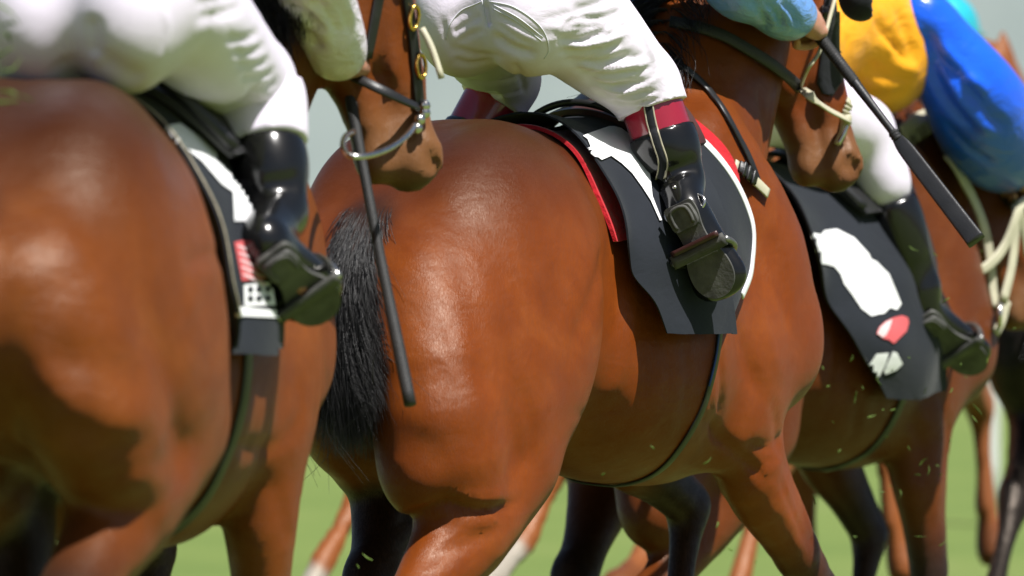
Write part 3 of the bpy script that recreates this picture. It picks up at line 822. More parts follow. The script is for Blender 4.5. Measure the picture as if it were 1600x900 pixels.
def make_rider(rig, J, mats, hs, label, folds=None, hands=('r',), boot_fn=None, silks_fn=None):
    pj = [v3(x) for k_, x in J.items() if not k_.startswith('up')]
    lo = np.min(pj, 0) - .3; hi = np.max(pj, 0) + .3
    # the body itself
    f = Field(lo, hi, .013)
    f.limb([(*J['pel'], .11, .13), (*J['waist'], .085, .115), (*J['chest'], .10, .15), (*J['neck'], .07, .11)], .05, 3)
    f.limb([(*J['neck'], .058), (*(v3(J['neck']) * .4 + v3(J['head']) * .6), .055)], .03)
    hd = v3(J['head']); f.ell(hd, (.10, .075, .115), .03); f.ell(hd + (.055, 0, -.06), (.055, .055, .065), .03); f.ell(hd + (.108, 0, -.02), (.018, .013, .022), .015)
    for y in (.03, -.03): f.ell(hd + (.095, y, .012), (.016, .015, .011), .012, 'sub'); f.ell(hd + (0, y * 2.5, -.01), (.02, .012, .03), .01)
    f.groove([hd + (.105, .025, -.068), hd + (.112, 0, -.068), hd + (.105, -.025, -.068)], .007, .006)
    for s in ('R', 'L'):
        f.limb([(*J['hip' + s], .085), (*J['knee' + s], .052)], .05, 3)
        f.limb([(*J['knee' + s], .052), (*(v3(J['knee' + s]) * .65 + v3(J['ank' + s]) * .35), .048), (*J['ank' + s], .032)], .03, 3)
        u_ = v3(J['up' + s]) * .022 if ('up' + s) in J else np.zeros(3)
        f.limb([(*J['ank' + s], .028), (*(v3(J['heel' + s]) * .55 + v3(J['toe' + s]) * .45 + u_), .020), (*(v3(J['heel' + s]) * .15 + v3(J['toe' + s]) * .85 + u_ * .7), .012)], .02, 3)
        f.limb([(*J['sh' + s], .058), (*J['el' + s], .040)], .05, 3); f.limb([(*J['el' + s], .042), (*J['wr' + s], .026)], .02, 3)
    V, Q = surface_nets(f.D, f.lo, f.h); parts = [(relax(V, Q, .5), Q)]
    for s in ('R', 'L'):
        if ('hand' + s) in mats.get('hands', {}):
            fore, pn = mats['hands']['hand' + s]
        else:
            fore = v3(J['wr' + s]) - v3(J['el' + s]); pn = (0.2, -.5 if s == 'R' else .5, .8)
        fh, H = hand_field(.0035 if s in mats.get('fine', ()) else .006, J['wr' + s], fore, pn)
        V, Q = surface_nets(fh.D, fh.lo, fh.h); parts.append((relax(V, Q, .4), Q)); J['_H' + s] = H
    me = join_mesh('person', parts)
    body = link('person', me, M['skin']); put(rig, body, label, 'person', 'jockeys riding in the race')
    # breeches
    pv = v3(J['pel'])
    bl = np.array([v3(J[k]) for k in ('pel', 'waist', 'hipR', 'hipL', 'kneeR', 'kneeL')] + [v3(J['knee' + s]) * .6 + v3(J['ank' + s]) * .4 for s in 'RL'])
    fb = Field(bl.min(0) - .22, bl.max(0) + .22, hs)
    fb.limb([(*pv, .135, .155), (*J['waist'], .11, .13)], .06, 2)
    for s, sg in (('R', -1), ('L', 1)):
        hip, kn, an = v3(J['hip' + s]), v3(J['knee' + s]), v3(J['ank' + s])
        fb.ell(pv + (-.06, sg * .078, -.045), (.125, .098, .135), .045)
        fb.limb([(*hip, .120, .112), (*(hip * .55 + kn * .45), .105, .092), (*(hip * .15 + kn * .85), .080, .072), (*kn, .070, .066)], .05, 3)
        en = kn * .66 + an * .34
        fb.limb([(*kn, .069, .064), (*(kn * .84 + an * .16), .065, .060), (*en, mats.get('calf', .058), mats.get('calf', .058))], .03, 3)
        hem = mats.get('hem', .34); dk = (an - kn) / np.linalg.norm(an - kn); ch = kn * (1 - hem) + an * hem
        X, Y, Z = fb.ax[0][:, None, None], fb.ax[1][None, :, None], fb.ax[2][None, None, :]
        pl = ((X - ch[0]) * dk[0] + (Y - ch[1]) * dk[1] + (Z - ch[2]) * dk[2]).astype(np.float32)
        nr = ((X - ch[0]) ** 2 + (Y - ch[1]) ** 2 + (Z - ch[2]) ** 2) < .16 ** 2
        fb.D = np.where(nr, np.maximum(fb.D, pl), fb.D)
    if folds: folds(fb, J)
    bo = link('breeches', fb.mesh('breeches', 1), mats['breeches'], body)
    # jacket
    if silks_fn: silks_fn(body, J, lo, hi)
    else:
        fs = Field(lo, hi, .012)
        fs.limb([(*(pv + (.04, 0, .05)), .13, .15), (*J['waist'], .12, .15), (*J['chest'], .13, .18), (*J['neck'], .08, .13)], .05, 3)
        for s in ('R', 'L'):
            a, b_, c_ = v3(J['sh' + s]), v3(J['el' + s]), v3(J['wr' + s])
            fs.limb([(*a, .08), (*((a + b_) / 2), .074), (*b_, .064), (*((b_ + c_) / 2), .056), (*(b_ * .12 + c_ * .88), .040)], .04, 3)
        link('silks', fs.mesh('silks', 1), mats['silks'], body)
    # cap
    fc = Field(hd - .2, hd + .2, .012); fc.ell(hd + (-.01, 0, .035), (.135, .105, .115), .02); fc.ell(hd + (.14, 0, .02), (.06, .08, .012), .03)
    fc.D = np.maximum(fc.D, (hd[2] - .005 - fc.ax[2])[None, None, :])
    link('cap', fc.mesh('cap', 1), mats['cap'], body)
    if boot_fn: boot_fn(body, J)
    return body

def plain_boot(body, J, s, mat, h=.008, top=.30, patent=True, sole_mat='boot_sole', n_hint=None):
    kn, an, he, to = (v3(J[k + s]) for k in ('knee', 'ank', 'heel', 'toe'))
    lo = np.min([kn, an, he, to], 0) - .12; hi = np.max([kn, an, he, to], 0) + .12
    f = Field(lo, hi, h)
    ct = kn * (1 - top) + an * top
    f.limb([(*ct, .064), (*(ct * .6 + an * .4), .060), (*(ct * .15 + an * .85), .045), (*an, .043)], .03, 4)
    fd = to - he; Lf = np.linalg.norm(fd); fd /= Lf
    up = v3(J['up' + s]) if ('up' + s) in J else an - he
    up = np.array(up); up -= fd * (up @ fd); up /= np.linalg.norm(up) + 1e-9; sd = np.cross(fd, up)
    F = lambda a, b, c: he + fd * a * Lf + sd * b + up * c
    f.limb([(*an, .043, .040), (*F(.10, 0, .042), .036, .034), (*F(.28, 0, .046), .036, .034), (*F(.55, 0, .034), .028, .040), (*F(.80, 0, .026), .021, .043), (*F(.96, 0, .020), .014, .032)], .03, 4, lat=sd)
    for i in range(4):
        c = an + (ct - an) * (.05 + .07 * i); q = np.cross(ct - an, sd); q /= np.linalg.norm(q)
        f.groove([c - sd * .05 + q * .03, c + q * .06 + (ct - an) * .02, c + sd * .05 + q * .03], .010, .0045)
        f.groove([c - sd * .05 - q * .03, c - q * .06 + (ct - an) * .015, c + sd * .05 - q * .03], .010, .0045)
    # open top: the leg goes in
    d = (kn - an) / np.linalg.norm(kn - an)
    X, Y, Z = f.ax[0][:, None, None], f.ax[1][None, :, None], f.ax[2][None, None, :]
    f.D = np.maximum(f.D, ((X - ct[0]) * d[0] + (Y - ct[1]) * d[1] + (Z - ct[2]) * d[2]).astype(np.float32))
    b = link('boot', f.mesh('boot', 1), mat, body)
    # sole: forepart, waist and heel block
    out = [(.0, .0), (.0, .026), (.04, .033), (.14, .034), (.30, .028), (.45, .030), (.62, .043), (.78, .046), (.90, .038), (.98, .020), (1.0, 0)]
    out = out + [(a, -c) for a, c in out[::-1][1:-1]]
    c = crv(np.array(out + out[:1], float), 4)[:-1]
    mb = MB()
    V = [F(a, w_, -.002 + .004 * math.sin(a * 3)) for a, w_ in c] + [F(a, w_, -.011 + .004 * math.sin(a * 3)) for a, w_ in c]
    n = len(c); mb.add(V, [tuple(range(n)), tuple(range(n, 2 * n))[::-1]] + [(i, (i + 1) % n, n + (i + 1) % n, n + i) for i in range(n)])
    so = mb.build('sole', M[sole_mat], b); so.data.set_sharp_from_angle(angle=rad(40))
    hb = [(a, w_) for a, w_ in c if a < .26]
    # heel block
    lo_ = [(.02, .0), (.03, .022), (.08, .029), (.24, .028), (.255, 0)]; lo_ = lo_ + [(a, -w_) for a, w_ in lo_[::-1][1:-1]]
    cc = crv(np.array(lo_ + lo_[:1], float), 4)[:-1]; n = len(cc); mb = MB()
    V = [F(a, w_, -.009) for a, w_ in cc] + [F(a, w_ * .95, -.022) for a, w_ in cc]
    mb.add(V, [tuple(range(n)), tuple(range(n, 2 * n))[::-1]] + [(i, (i + 1) % n, n + (i + 1) % n, n + i) for i in range(n)])
    hb = mb.build('heel', M['sole_wear'], b); hb.data.set_sharp_from_angle(angle=rad(40))
    rm = MB(); rm.tube([F(a, w_ * .80, -.0225) for a, w_ in [(.22, .024), (.14, .026), (.06, .022), (.035, .010), (.03, 0), (.035, -.010), (.06, -.022), (.14, -.026), (.22, -.024)]], .0042, 8, 3)
    rm.build('heel_rim', M['boot_sole'], hb)
    return b, F, ct, sd, up, fd, Lf

def stirrup(rig, body_name, F, sd, up, fd, Lf, at_a, mat, label, leather_to=None, size=1.0):
    """iron round the ball of the foot, hanging from its leather"""
    root = empty('stirrup'); put(rig, root, label, 'stirrup', 'stirrups on the race saddles')
    c = F(at_a, 0, .02)
    mb = MB(); pts = []
    for k in range(17):
        t = math.pi * (k / 16); w_ = math.cos(t) * .062 * size; hh = math.sin(t) ** .8 * .115 * size
        pts.append(F(at_a, w_, -.016 + hh) + fd * (hh * .35))
    mb.tube(pts, .0075 * size, 10, 2)
    mb.build('iron', mat, root)
    tb = MB(); tb.strap([F(at_a, w_, -.016) for w_ in np.linspace(-.062, .062, 6) * size], .028 * size, .009, [up] * 6, 3)
    tb.build('tread', M['boot_sole'], root)
    if leather_to is not None:
        lm = MB(); a = pts[8]; b = v3(leather_to)
        mid = (a + b) / 2
        nn = [np.array((-.3, -1, .3))] * 5
        lm.strap([a * (1 - t) + b * t for t in np.linspace(0, 1, 5)], .022, .004, nn, 3); lm.build('stirrup_leather', M['leather_black'], root)
    return root


def bvh_of(o):
    me = o.data
    return BVHTree.FromPolygons([v.co.copy() for v in me.vertices], [tuple(p.vertices) for p in me.polygons])

def trace(rig, o, pxs, n=8, off=0.0):
    """points and normals on a body where a traced line lies on it"""
    b = bvh_of(o) if not isinstance(o, BVHTree) else o
    c = crv(np.array(pxs, float), n) if len(pxs) > 1 else np.array(pxs, float); P_ = []; N_ = []
    for x, y in c:
        d = rig._dir(x, y); h = b.ray_cast(rig.o, d)
        if h[0] is None: continue
        nn = h[1] if h[1].dot(d) < 0 else -h[1]
        P_.append(np.array(h[0] + nn * off)); N_.append(np.array(nn))
    return np.array(P_), np.array(N_)

def folds_on(rig, o, items):
    """press furrows (depth>0) or raise ridges (depth<0) along lines on a mesh: items = (line, width, depth)"""
    me = o.data; n = len(me.vertices); co = np.empty(n * 3, np.float32); me.vertices.foreach_get('co', co); co = co.reshape(-1, 3).astype(float)
    no = np.empty(n * 3, np.float32); me.vertex_normals.foreach_get('vector', no); no = no.reshape(-1, 3)
    b = bvh_of(o); disp = np.zeros(n)
    for line, width, depth in items:
        p, _ = trace(rig, b, line, 8)
        if len(p) < 2: continue
        lo = p.min(0) - width * 3; hi = p.max(0) + width * 3
        idx = np.nonzero(np.all((co > lo) & (co < hi), 1))[0]
        if not len(idx): continue
        q = co[idx]; best = np.full(len(idx), 9.); tt = np.zeros(len(idx))
        for i in range(len(p) - 1):
            ab = p[i + 1] - p[i]; L = ab @ ab + 1e-12; t = np.clip(((q - p[i]) @ ab) / L, 0, 1)
            d = np.linalg.norm(q - p[i] - t[:, None] * ab, axis=1); k = d < best; best[k] = d[k]; tt[k] = (i + t[k]) / (len(p) - 1)
        taper = np.clip(np.minimum(tt, 1 - tt) * 4, 0, 1); taper = taper * taper * (3 - 2 * taper)
        disp[idx] -= depth * taper * np.exp(-(best / width) ** 2)
    co += no * disp[:, None]; me.vertices.foreach_set('co', co.astype(np.float32).ravel()); me.update()

def seam(rig, o, px, r, mat, name, parent, flat=None):
    p, n = trace(rig, o, px, 8, r * .3)
    mb = MB()
    if flat: mb.strap(p, flat, r, n, 1)
    else: mb.tube(p, r, 6, 1)
    return mb.build(name, mat, parent)

def on_or(rig, px, py, w, off=0.004):
    p, n = rig.hit(px, py)
    if p is None: return rig.at(px, py, w), Vector((-.7, -.6, .3)).normalized()
    return p + n * off, n

# ---------------------------------------------------------------- muscle, tendon and skin folds of the near horses
folds_on(RB, horseB, [
    ([(605, 828), (640, 808), (672, 796), (700, 786), (740, 797), (790, 794), (835, 768)], 0.013, 0.0141),
    ([(690, 776), (740, 784), (800, 778)], 0.019, -0.0033),
    ([(640, 885), (700, 862), (752, 838), (805, 812)], 0.015, 0.0056),
    ([(680, 820), (740, 815), (790, 812)], 0.022, -0.0028),
    ([(545, 640), (552, 690), (575, 750), (598, 800)], 0.014, 0.0048),
    ([(655, 420), (640, 490), (632, 560), (630, 620)], 0.036, 0.0025),
    ([(700, 330), (720, 420), (745, 500), (760, 580), (770, 650)], 0.036, 0.0053),
    ([(730, 560), (760, 590), (790, 640), (800, 700)], 0.019, 0.0028),
    ([(800, 590), (825, 640), (828, 700), (800, 750)], 0.014, 0.0032),
    ([(905, 280), (935, 330), (942, 390), (930, 450), (905, 520), (880, 590)], 0.022, 0.0070),
    ([(880, 400), (870, 470), (850, 540)], 0.034, 0.0033),
    ([(660, 540), (690, 560), (720, 600)], 0.008, -0.0020), ([(770, 560), (778, 590), (800, 610)], 0.006, -0.0020), ([(775, 640), (782, 668)], 0.006, 0.0024),
    ([(965, 340), (985, 430), (985, 520), (960, 600), (930, 640)], 0.024, -0.0062), ([(960, 400), (966, 470), (955, 540)], 0.014, 0.0048),
    ([(1000, 520), (1010, 580), (1000, 640)], 0.012, 0.0024), ([(1035, 520), (1045, 580), (1035, 650)], 0.012, 0.0024), ([(1065, 520), (1075, 590), (1062, 660)], 0.012, 0.0028),
    ([(900, 700), (950, 690), (1010, 670), (1055, 640)], 0.010, -0.0016), ([(880, 640), (930, 650), (990, 625)], 0.010, 0.0016),
    ([(1140, 440), (1150, 500), (1170, 570), (1200, 640)], 0.026, 0.0088), ([(1190, 340), (1215, 400), (1228, 470), (1232, 540)], 0.022, 0.0062),
    ([(1170, 400), (1185, 470), (1205, 540), (1230, 600)], 0.022, -0.0033), ([(1125, 540), (1128, 600), (1122, 660)], 0.014, 0.0064),
    ([(1105, 640), (1120, 680), (1165, 720), (1195, 748)], 0.012, 0.0080), ([(1110, 620), (1116, 660), (1112, 700)], 0.006, 0.0032), ([(1098, 640), (1102, 680), (1098, 715)], 0.006, 0.0032),
    ([(1160, 690), (1195, 700), (1225, 675), (1240, 620)], 0.013, 0.0048), ([(1190, 740), (1220, 722), (1245, 690)], 0.010, -0.0040),
    ([(1215, 740), (1240, 800), (1265, 860)], 0.010, 0.0048), ([(1255, 700), (1275, 770), (1300, 840)], 0.010, 0.0040), ([(1235, 730), (1258, 800), (1282, 870)], 0.009, -0.0032),
    ([(1100, 100), (1140, 160), (1160, 230)], 0.036, 0.0033), ([(1180, 130), (1195, 200), (1190, 270)], 0.014, 0.0048), ([(1215, 120), (1205, 180), (1195, 240)], 0.012, -0.0040),
    ([(1235, 150), (1260, 180), (1280, 220), (1285, 262)], 0.010, 0.0032), ([(1300, 110), (1310, 150), (1318, 195)], 0.010, 0.0040), ([(1285, 130), (1290, 190), (1300, 230)], 0.012, -0.0032),
    ([(1308, 196), (1318, 225), (1320, 262), (1312, 286)], 0.007, 0.012), ([(1296, 215), (1300, 250), (1302, 285)], 0.006, -0.0024),
])
folds_on(RA, horseA, [
    ([(75, 590), (130, 570), (200, 580), (270, 620)], 0.050, 0.0150), ([(90, 650), (150, 690), (220, 700), (290, 680)], 0.034, 0.0072),
    ([(180, 420), (200, 480), (230, 540), (280, 580)], 0.034, 0.0025), ([(280, 420), (320, 400), (350, 402)], 0.014, 0.0048), ([(290, 500), (310, 450), (345, 420)], 0.023, -0.0036),
    ([(110, 800), (160, 760), (230, 730), (300, 712)], 0.023, 0.0048), ([(235, 830), (270, 780), (310, 730)], 0.023, -0.0042),
    ([(60, 330), (120, 400), (180, 470)], 0.040, -0.0048), ([(460, 560), (470, 640), (455, 700)], 0.021, 0.0042), ([(350, 690), (400, 700), (440, 690), (480, 640)], 0.018, 0.0048),
    ([(505, 560), (515, 640), (508, 720)], 0.016, 0.0036), ([(420, 740), (440, 800), (450, 860)], 0.016, 0.0036), ([(480, 740), (490, 800)], 0.014, 0.0030),
    ([(575, 90), (590, 150), (600, 210)], 0.014, 0.0036), ([(610, 60), (625, 120), (632, 170)], 0.014, -0.0030), ([(640, 190), (660, 230), (668, 270)], 0.008, 0.0042),
])
folds_on(RC, horseC, [([(1420, 640), (1440, 700), (1435, 760)], .016, .008), ([(1470, 600), (1480, 680), (1470, 760)], .014, .006), ([(1300, 480), (1296, 560), (1275, 640)], .018, -.008), ([(1330, 580), (1340, 640), (1330, 700)], .014, .005)])
RA, RB, RC = Rig(horseA), Rig(horseB), Rig(horseC)

# ================================================================ the middle horse: tail, tack, rider
rng = np.random.default_rng(4)
def fn(*a): return tuple(np.array(x) for x in a)

def hang_tail(horse, n, spread, z_end, sway, mat, seed=1, r0=.0012, root=(.02, 0, 1.365), rig=None):
    g = np.random.default_rng(seed); S = []
    root = np.array(root)
    dock = crv(np.array([root + (.06, 0, .02), root + (-.02, 0, .0), root + (-.065, 0, -.05), root + (-.095, 0, -.13), root + (-.105, 0, -.22)]), 8)
    ncl = 46; cl = g.normal(size=ncl) * .62
    for i in range(n):
        t = g.random() ** 1.6; k = min(int(t * (len(dock) - 1)), len(dock) - 2)
        side = max(-1.35, min(1.35, g.normal() * .62)); lay = g.random(); cs = cl[np.argmin(np.abs(cl - side - g.normal() * .1))]
        b = dock[k] + np.array((0, side * .032, .01 * g.normal()))
        if rig is not None and k < 20:
            q_, n_ = rig.near(b); b = np.array(q_) - np.array(n_) * .006
        ze = z_end + abs(g.normal()) * .10 + .10 * g.random() ** 3 + .06 * abs(side)
        ze = min(ze, b[2] - .12); u = np.linspace(0, 1, 13)
        out = .020 + .042 * lay
        x = b[0] - out * (1 - np.exp(-6 * u)) - .03 * lay * u + sway[0] * u
        se = side * (1 - .55 * u ** 1.5) + cs * .55 * u ** 1.5
        y = b[1] * (1 - u) + se * spread * u + sway[1] * u + g.normal() * .010 * u ** 2 + .004 * np.sin(u * 5 + side * 8) * u
        z = b[2] - (b[2] - ze) * (u ** 1.15)
        S.append(np.stack([x, y, z], 1))
    # the fleshy dock under the hair belongs to the horse's tail too
    o = hair_obj('tail', S, mat, horse, r0)
    mb = MB(); mb.tube(dock, list(np.linspace(.022, .012, len(dock))), 12, 1); mb.build('tail_dock', mat, o)
    # short hairs over the root
    return o

tailB = hang_tail(horseB, 8500, .086, .92, (-.0, -.014), M['hair'], 3, .0006, rig=RB)
g = np.random.default_rng(8); S = []
for i in range(26):                                                           # stray hairs that left the bundle
    y0 = g.normal() * .05; z1 = .95 + g.random() * .2
    S.append(crv(np.array([(-.12, y0, 1.2), (-.15, y0 * 1.2, 1.08), (-.16 + g.normal() * .02, y0 * 1.5 + g.normal() * .03, z1), (-.15, y0 * 1.6 + g.normal() * .05, z1 - .10)]), 6))
hair_obj('stray_hair', S, M['hair'], tailB, .0009)

# --- mane
def mane(horse, nk, n, length, side, mat, seed=2, r0=.0011, blow=(0, 0, 0), t0=.25):
    g = np.random.default_rng(seed); S = []
    top = []
    for a, b, c_, d, e in nk:
        top.append((a, -b, c_, d))
    c = crv(np.array(top), 10); T = np.gradient(c[:, :3], axis=0); T /= np.linalg.norm(T, axis=1)[:, None]
    for i in range(n):
        t = t0 + (1 - t0) * g.random(); k = min(int(t * (len(c) - 1)), len(c) - 1)
        u = T[k]; up = np.array((-u[2], 0, u[0])); up /= np.linalg.norm(up)
        cr = c[k, :3] + up * c[k, 3] * .95 + np.array((g.normal() * .012, g.normal() * .010, 0))
        L = length * (.6 + .6 * g.random()); s = side if g.random() < .85 else -side
        p1 = cr + up * .03 + np.array((0, s * .02, 0)); p2 = cr + np.array((-.02, s * (.06 + .02 * g.random()), -L * .35)) + np.array(blow) * .4
        p3 = cr + np.array((-.03 + g.normal() * .02, s * (.085 + .02 * g.random()), -L)) + np.array(blow)
        S.append(crv(np.array([cr, p1, p2, p3]), 4))
    return hair_obj('mane', S, mat, horse, r0)
mane(horseB, HB['neck'], 1500, .11, 1, M['hair'], 2, .0012, (-.06, 0, .03), .35)

# --- cloths
towel, _, _ = drape_obj('saddle_towel', RB, M['red_towel'],
    [(0, .615), (15, .603), (28, .590), (45, .590), (57, .607)], [(0, 1.10), (24, 1.12), (34, 1.185), (42, 1.20), (45, 1.12), (60, .98)], .006, .008, amax=57, nu=30, nv=60, wav=.006, seed=1,
    label='red terry saddle towel showing along the edges of the charcoal saddle cloth', cat='towel')
pad, padtop, padN = drape_obj('saddle_pad', RB, M['navy_cloth'],
    [(0, .80), (60, .80), (97, .88)], [(0, 1.06), (24, 1.075), (36, 1.135), (50, 1.185), (64, 1.165), (76, 1.10), (88, 1.0), (98, .93)], .022, .006, amax=98, nu=26, nv=110, wav=.003, seed=2, minlift=.006,
    label='rounded dark navy saddle pad edged with a white band, under the maroon topped boot', cat='saddle pad')
for sgn in (1, -1):
    nv = padtop.shape[0] - 1; mid = nv // 2
    js = range(mid - 14, mid - 49, -1) if sgn < 0 else range(mid + 14, mid + 49)
    js = [j for j in js if 0 <= j <= nv]
    pts = [padtop[j, -1] + padN[j, -1] * .002 for j in js]; nn = [padN[j, -1] for j in js]
    mb = MB(); mb.strap(pts, .017, .004, nn, 2); mb.build('white_band', M['white_cloth'], pad)
numc, ntop, nN = drape_obj('number_cloth', RB, M['navy_cloth'],
    [(0, .615), (15, .60), (28, .585), (45, .585), (56, .60), (78, .655), (100, .722)], [(0, 1.0), (45, 1.0), (60, .97), (78, .93), (100, .94)], .038, .004, amax=101, nu=36, nv=200, wav=.004, seed=5, minlift=.012,
    label='long charcoal number cloth with a white cross shaped patch hanging down the middle horse', cat='saddle cloth')
decal(RB, numc, [(909,214),(921.6,209),(947,221.6),(950,216),(957,212),(963,211.6),(959,205),(951,199.6),(959,199.4),(970,202.4),(984,213),(999,228),(1006,244),(1014,274),(1008,264),(998,243),(996,249),(990,252.4),(999,264),(1005,284),(1018,308),(1032.4,345),(1029,345.6),(1015,314),(1002,294),(986,272),(970,257),(953,245),(938,251.4),(915,234),(921,231),(921.6,225),(916,219)], M['white_cloth'], 'white_patch', .004, 3.0, numc)
# hem stitching
mb = MB(); pts = [ntop[j, k] + nN[j, k] * .0006 for j, k in [(nv_, 1) for nv_ in range(3, 100)]]
mb.tube(pts, .0009, 5, 1); pts = [ntop[2, k] + nN[2, k] * .0006 for k in range(1, 36)]; mb.tube(pts, .0009, 5, 1)
mb.build('hem_stitching', M['black_cloth'], numc)

# --- saddle
sad, stop, sN = drape_obj('race_saddle', RB, M['leather_brown'],
    [(0, .84), (20, .86), (30, .90)], [(0, 1.08), (20, 1.08), (30, 1.04)], .046, .012, amax=27, nu=16, nv=50, wav=.0, seed=0,
    label='small dark brown leather race saddle under the rider in light blue sleeves', cat='saddle')
ct = MB(); nv = stop.shape[0]
ct.tube([stop[j, 0] + sN[j, 0] * (.004 + .010 * math.sin(math.pi * j / (nv - 1)) ** 2) for j in range(0, nv, 3)], [.008] * len(range(0, nv, 3)), 10, 2)
ct.build('cantle', M['leather_black'], sad)
st = MB(); st.tube([stop[j, 3] + sN[j, 3] * .0006 for j in range(0, nv)], .0012, 5, 1); st.build('stitching', M['cream_edge'], sad)

# --- girth
gp = []; gn = []
for a, L in ((94, .955), (103, .95), (112, .945), (122, .94), (132, .94), (145, .94), (158, .96), (170, .975), (182, .98), (195, .975), (215, .95), (240, .95), (264, .955)):
    p, n = RB.skin(L, rad(a), .004); gp.append(p); gn.append(n)
gi = MB(); gi.strap(gp, .022, .004, gn, 4); girth = gi.build('girth', M['leather_black'])
put(RB, girth, 'dark girth strap with a blue edge passing under the middle horse', 'girth')
ge = MB(); ge.tube([p + n * .005 + Vector((-.015, 0, 0)) for p, n in zip(gp[:4], gn[:4])], .0025, 6, 4); ge.build('blue_binding', M['blue_edge'], girth)

# --- breast strap with its buckle
p, n = trace(RB, RB.bvh, [(1142, 258), (1160, 272), (1178, 288), (1194, 304)], 6, .012)
bs = empty('breast_girth'); put(RB, bs, 'pale elastic breast strap with a black buckle at the shoulder', 'harness strap')
mb = MB(); mb.strap(p, .024, .004, n, 1); mb.build('strap', M['cream_strap'], bs)
k = len(p) // 3
bk = MB(); t_ = p[k + 2] - p[k]; t_ /= np.linalg.norm(t_)
for d in (-.016, .0, .018): bk.strap([p[k] + t_ * (d - .004) + n[k] * .006, p[k] + t_ * (d + .004) + n[k] * .006], .034, .007, [n[k]] * 2, 1)
bk.strap([p[k] + t_ * -.03 + n[k] * .004, p[k] + t_ * .03 + n[k] * .004], .026, .006, [n[k]] * 2, 1)
bk.build('buckle', M['leather_black'], bs)
p, n = trace(RB, RB.bvh, [(1030, 92), (1060, 103), (1095, 132), (1125, 170), (1150, 215), (1168, 250), (1183, 290)], 6, .007)
mb = MB(); mb.strap(p, .017, .006, n, 1)
put(RB, mb.build('neck_strap', M['leather_black']), 'thin black strap lying down the neck of the middle horse', 'strap')

# --- rider
J = dict(pel=(.56, 0, 1.875), waist=(.78, 0, 2.0), chest=(1.05, 0, 2.13), neck=(1.2, 0, 2.19), head=(1.37, 0, 2.29),
         hipR=(.58, -.10, 1.85), hipL=(.58, .10, 1.85), kneeR=RB.at(1009, 138, .185), kneeL=(.86, .185, 1.70),
         ankR=RB.at(1061, 286, .255), heelR=RB.at(1059, 318, .305), toeR=RB.at(1131, 462, .385),
         ankL=(.76, .275, 1.47), heelL=(.70, .315, 1.44), toeL=(.76, .38, 1.25),
         shR=(1.10, -.18, 2.12), elR=RB.at(1150, -28, .17), wrR=RB.at(1248, 22, .185),
         shL=(1.10, .18, 2.12), elL=(1.30, .22, 1.93), wrL=(1.55, .08, 1.86))
J['upR'] = tuple(-(v3(RB.o) - v3(J['heelR'])) / np.linalg.norm(v3(RB.o) - v3(J['heelR'])) + np.array((.15, -.25, .1)))
J['upL'] = (.8, .4, .3)
h0, h1 = v3(RB.at(1248, 22, .185)), v3(RB.at(1292, 52, .17))
fdir = h1 - h0
camdir = v3(RB.o) - h0; camdir /= np.linalg.norm(camdir)
matsB = dict(breeches=M['breeches'], silks=M['blue_satin'], cap=M['blue_satin'], calf=.070, hem=.22, fine=('R',),
             hands=dict(handR=(fdir, camdir * .8 + np.array((0, -.3, .55)))))
def silksB(body, J, lo, hi):
    pv = v3(J['pel'])
    fs = Field(lo, hi, .010)
    fs.limb([(*(pv + (.10, 0, .06)), .13, .15), (*J['waist'], .12, .15), (*J['chest'], .13, .18), (*J['neck'], .08, .13)], .05, 3)
    for s in ('R', 'L'):
        a, b_, c_ = v3(J['sh' + s]), v3(J['el' + s]), v3(J['wr' + s])
        q = c_ - b_
        fs.limb([(*a, .085), (*((a + b_) / 2), .078), (*b_, .070), (*(b_ + q * .45), .062), (*(b_ + q * .8 + (0, 0, -.012)), .056), (*(b_ + q * 1.0), .036)], .04, 3)
    o = link('silks', fs.mesh('silks', 1), M['blue_satin'], body)
    folds_on(RB, o, [([(1165, -5), (1190, 15), (1200, 50)], .010, .010), ([(1190, 0), (1215, 20), (1222, 52)], .009, .009), ([(1215, 0), (1238, 20), (1248, 45)], .008, .009),
                     ([(1178, 0), (1203, 22), (1212, 50)], .007, -.007), ([(1203, 0), (1228, 22), (1236, 50)], .007, -.007)])
    cf = MB(); d = v3(J['wrR']) - v3(J['elR']); d /= np.linalg.norm(d); a = np.cross(d, (0, 0, 1)); a /= np.linalg.norm(a); b = np.cross(a, d); c = v3(J['wrR']) + d * .006
    cf.tube([c + (a * math.cos(t) + b * math.sin(t)) * .034 for t in np.linspace(0, 2 * math.pi, 17)], .008, 8, 2); cf.build('cuff', M['blue_satin'], o)

